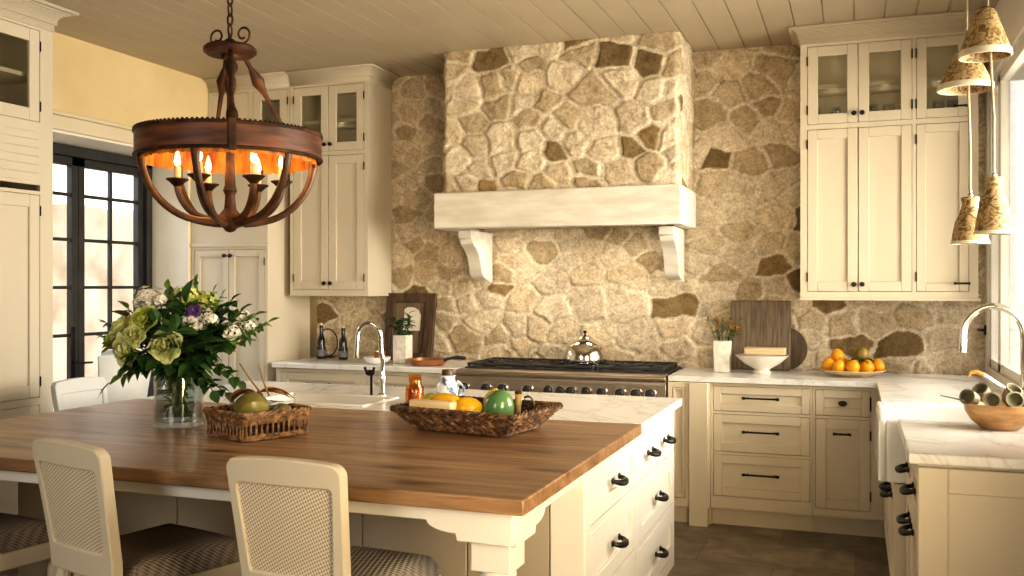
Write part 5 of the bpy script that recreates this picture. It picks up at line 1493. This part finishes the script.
tag(obj('citrus_leaves', mb, M['leaf_dark'], None, PM @ Vector((.055, -.035, .112)), normals=False), 'dark green citrus leaves under the speckled fruit on the plate', 'leaves')

# bowl of pods on the near right worktop
PBX, PBY = .522, 4.065
t_ = thing('wooden_bowl', 'turned honey-coloured wooden bowl filled with seed pods on the near right worktop', 'bowl', (PBX, PBY, CT + .001))
obj('bowl', MB().lathe([(0, 0), (.065, 0), (.07, .004), (.10, .03), (.122, .065), (.13, .098), (.122, .098), (.112, .065), (.09, .033), (0, .014)], 40), M['bowl_wood'], t_)
gp = 'seed pods in the wooden bowl'
for i, (x, y, z, ax) in enumerate(((-.10, -.035, .115, (-.7, -1, .35)), (-.035, -.075, .112, (-.15, -1, .25)), (.035, -.075, .115, (.1, -1, .3)), (.10, -.04, .112, (.5, -1, .3)), (-.05, .03, .125, (-.5, -.6, .8)), (.04, .035, .125, (.4, -.5, .8)))):
    lab = ['seed pod at the left end of the front row in the wooden bowl', 'second seed pod from the left in the wooden bowl', 'third seed pod from the left in the wooden bowl', 'seed pod at the right end of the front row in the wooden bowl', 'seed pod at the back left of the wooden bowl', 'seed pod at the back right of the wooden bowl'][i]
    t_ = thing('seed_pod', lab, 'seed pod', (PBX + x, PBY + y, CT + z), 0, gp)
    q = Vector(ax).normalized().to_track_quat('Z', 'Y').to_matrix().to_4x4()
    mb = MB(); mb.M = q @ Matrix.Scale(.88, 4); mb.lathe([(0, -.045), (.016, -.04), (.028, -.018), (.033, .012), (.032, .034), (.036, .042), (.030, .042), (.027, .02), (0, .005)], 18)
    obj('husk', mb, M['pod'], t_)
    mb = MB(); mb.M = q @ Matrix.Scale(.88, 4); mb.lathe([(0, .006), (.027, .022), (.030, .038), (.028, .039), (.022, .024), (0, .012)], 18)
    obj('inside', mb, M['pod_dark'], t_)
mb = MB().tube([(0, 0, 0), (-.05, -.01, .012), (-.09, -.02, .020)], [.004, .0025, .002], 6)
tag(obj('dried_twig', mb, M['pod_dark'], None, (PBX - .125, PBY - .06, CT + .108)), 'thin dark twig poking left out of the bowl of pods', 'twig')

# glasses inside the right wall cabinet
def goblet(label, x, y, z, h, group):
    tag(obj('goblet', MB().lathe([(0, 0), (.03, 0), (.03, .003), (.005, .008), (.004, h * .42), (.022, h * .55), (.034, h * .75), (.03, h), (.028, h), (.031, h * .76), (.019, h * .58), (0, h * .5)], 18), M['vase_glass'], None, (x, y, z)), label, 'glass', group)
for x, l in ((-.24, 'clear goblet in the left glass cupboard right of the hood'), (-.12, 'second clear goblet in the left glass cupboard right of the hood'), (.10, 'clear goblet behind the middle glass door right of the hood'), (.19, 'second clear goblet behind the middle glass door right of the hood'), (.47, 'clear goblet behind the rightmost glass door'), (.55, 'second clear goblet behind the rightmost glass door')):
    goblet(l, x, 6.24, 2.428, .15, 'goblets behind the glass doors')
for x, l in ((-3.83, 'white bowl on the left behind the glass doors left of the hood'), (-3.46, 'white bowl on the right behind the glass doors left of the hood')):
    tag(obj('stacked_bowl', MB().lathe([(0, 0), (.04, 0), (.085, .06), (.09, .075), (.083, .075), (.04, .012), (0, .01)], 24), M['dish'], None, (x, 6.25, 2.444)), l, 'bowl', 'bowls behind the left glass doors')
# plates in the larder
for i in range(6):
    tag(obj('plate', MB().lathe([(0, 0), (.06, 0), (.12, .012), (.118, .015), (.06, .004), (0, .004)], 28), M['ceramic'], None, (-4.53, 3.82, 2.3765 + .012 * i)), 'white plate in the stack behind the glass door of the larder', 'plate', 'stack of plates in the larder')
# window latch
mb = MB().box(-.012, .0, -.012, .012, -.03, .03); mb.tube([(-.012, 0, 0), (-.04, 0, 0), (-.045, -.03, .004), (-.05, -.075, .006)], [.008, .008, .009, .007], 8)
tag(obj('window_latch', mb, M['black'], None, (XR - .0005, 6.41, 1.19), bev=.002), 'black lever latch on the right wall beside the window', 'latch')

# ------------------------------------------------------------------ light
def area(name, loc, rot, sx, sy, power, c, spread=PI):
    L_ = bpy.data.lights.new(name, 'AREA'); L_.shape = 'RECTANGLE'; L_.size = sx; L_.size_y = sy; L_.energy = power; L_.color = c; L_.spread = spread
    o_ = bpy.data.objects.new(name, L_); col.objects.link(o_); o_.location = loc; o_.rotation_euler = rot; return o_
def aim(o_, target):
    o_.rotation_euler = (Vector(target) - o_.location).to_track_quat('-Z', 'Y').to_euler()
k = area('sink_window_daylight', (XR + .65, 4.5, 1.75), (0, PI / 2, 0), 1.5, 2.2, 118, (1.0, .88, .70), math.radians(100))
k = area('side_window_daylight', (XR - .03, 1.7, 1.35), (0, 0, 0), 1.5, 1.5, 62, (1.0, .78, .48), math.radians(92)); aim(k, (-2.35, 5.3, 1.6))
k = area('room_fill', (-.9, -2.1, 1.9), (0, 0, 0), 3.2, 1.5, 5, (1.0, .86, .66)); aim(k, (-1.8, 6, 1.5))  # added soft fill from behind the camera, no window stands here
k = area('garden_door_daylight', (DX - 1.7, 5.3, 3.5), (0, 0, 0), 1.6, 1.6, 260, (.78, .88, 1.0)); aim(k, (-3.2, 4.2, .9))
k = area('chair_fill', (-2.3, -1.0, 2.0), (0, 0, 0), 1.3, 1.3, 19, (1.0, .93, .82), math.radians(110)); aim(k, (-1.7, 3.0, .7))  # added fill lamp aimed at the counter chairs, not a window
for x, y in ((-.13, 6.25), (.17, 6.25), (.47, 6.25), (-3.64, 6.25), (-4.16, 6.25), (-4.5, 3.85)):  # point lamps added to brighten the dark cupboard interiors
    for z, e in ((2.87, .16), (2.62, .14)):
        L_ = bpy.data.lights.new('cupboard_fill', 'POINT'); L_.energy = e; L_.color = (1, .88, .66); L_.shadow_soft_size = .02
        lo = bpy.data.objects.new('cupboard_fill', L_); col.objects.link(lo); lo.location = (x, y, z)
for x in (-2.2, -1.45):  # added fill lamps brightening the stone below the hood
    k = area('hood_fill', (x, 6.12, 1.845), (0, 0, 0), .3, .16, 2.0, (1.0, .86, .66), math.radians(150)); aim(k, (x, 6.35, .95))
S = bpy.data.lights.new('sun', 'SUN'); S.energy = 2.4; S.angle = math.radians(4); S.color = (1, .88, .70)
so = bpy.data.objects.new('sun', S); col.objects.link(so); so.rotation_euler = Vector((-.62, .30, -.72)).to_track_quat('-Z', 'Y').to_euler()
w = bpy.data.worlds.new('sky'); scene.world = w; w.use_nodes = True
nt = w.node_tree; bg = nt.nodes['Background']
tc = N(nt, 'ShaderNodeTexCoord'); sx = N(nt, 'ShaderNodeSeparateXYZ'); nt.links.new(tc.outputs['Generated'], sx.inputs[0])
nt.links.new(ramp(nt, sx.outputs['Z'], [(0, (1.0, .93, .82)), (.45, (1.0, .97, .93)), (1, (.5, .68, .95))]), bg.inputs['Color'])
bg.inputs['Strength'].default_value = 2.6

# ------------------------------------------------------------------ camera
cd = bpy.data.cameras.new('camera'); cam = bpy.data.objects.new('camera', cd); col.objects.link(cam)
cam.location = (0, 0, 1.46); cam.rotation_euler = (PI / 2, 0, math.radians(20.0))
cd.sensor_width = 36; cd.lens = 36 * 944 / 1024; cd.shift_y = -2 / 1024; cd.clip_start = .05
scene.camera = cam
scene.view_settings.view_transform = 'Standard'
scene.view_settings.look = 'Medium High Contrast'
scene.view_settings.exposure = -0.2
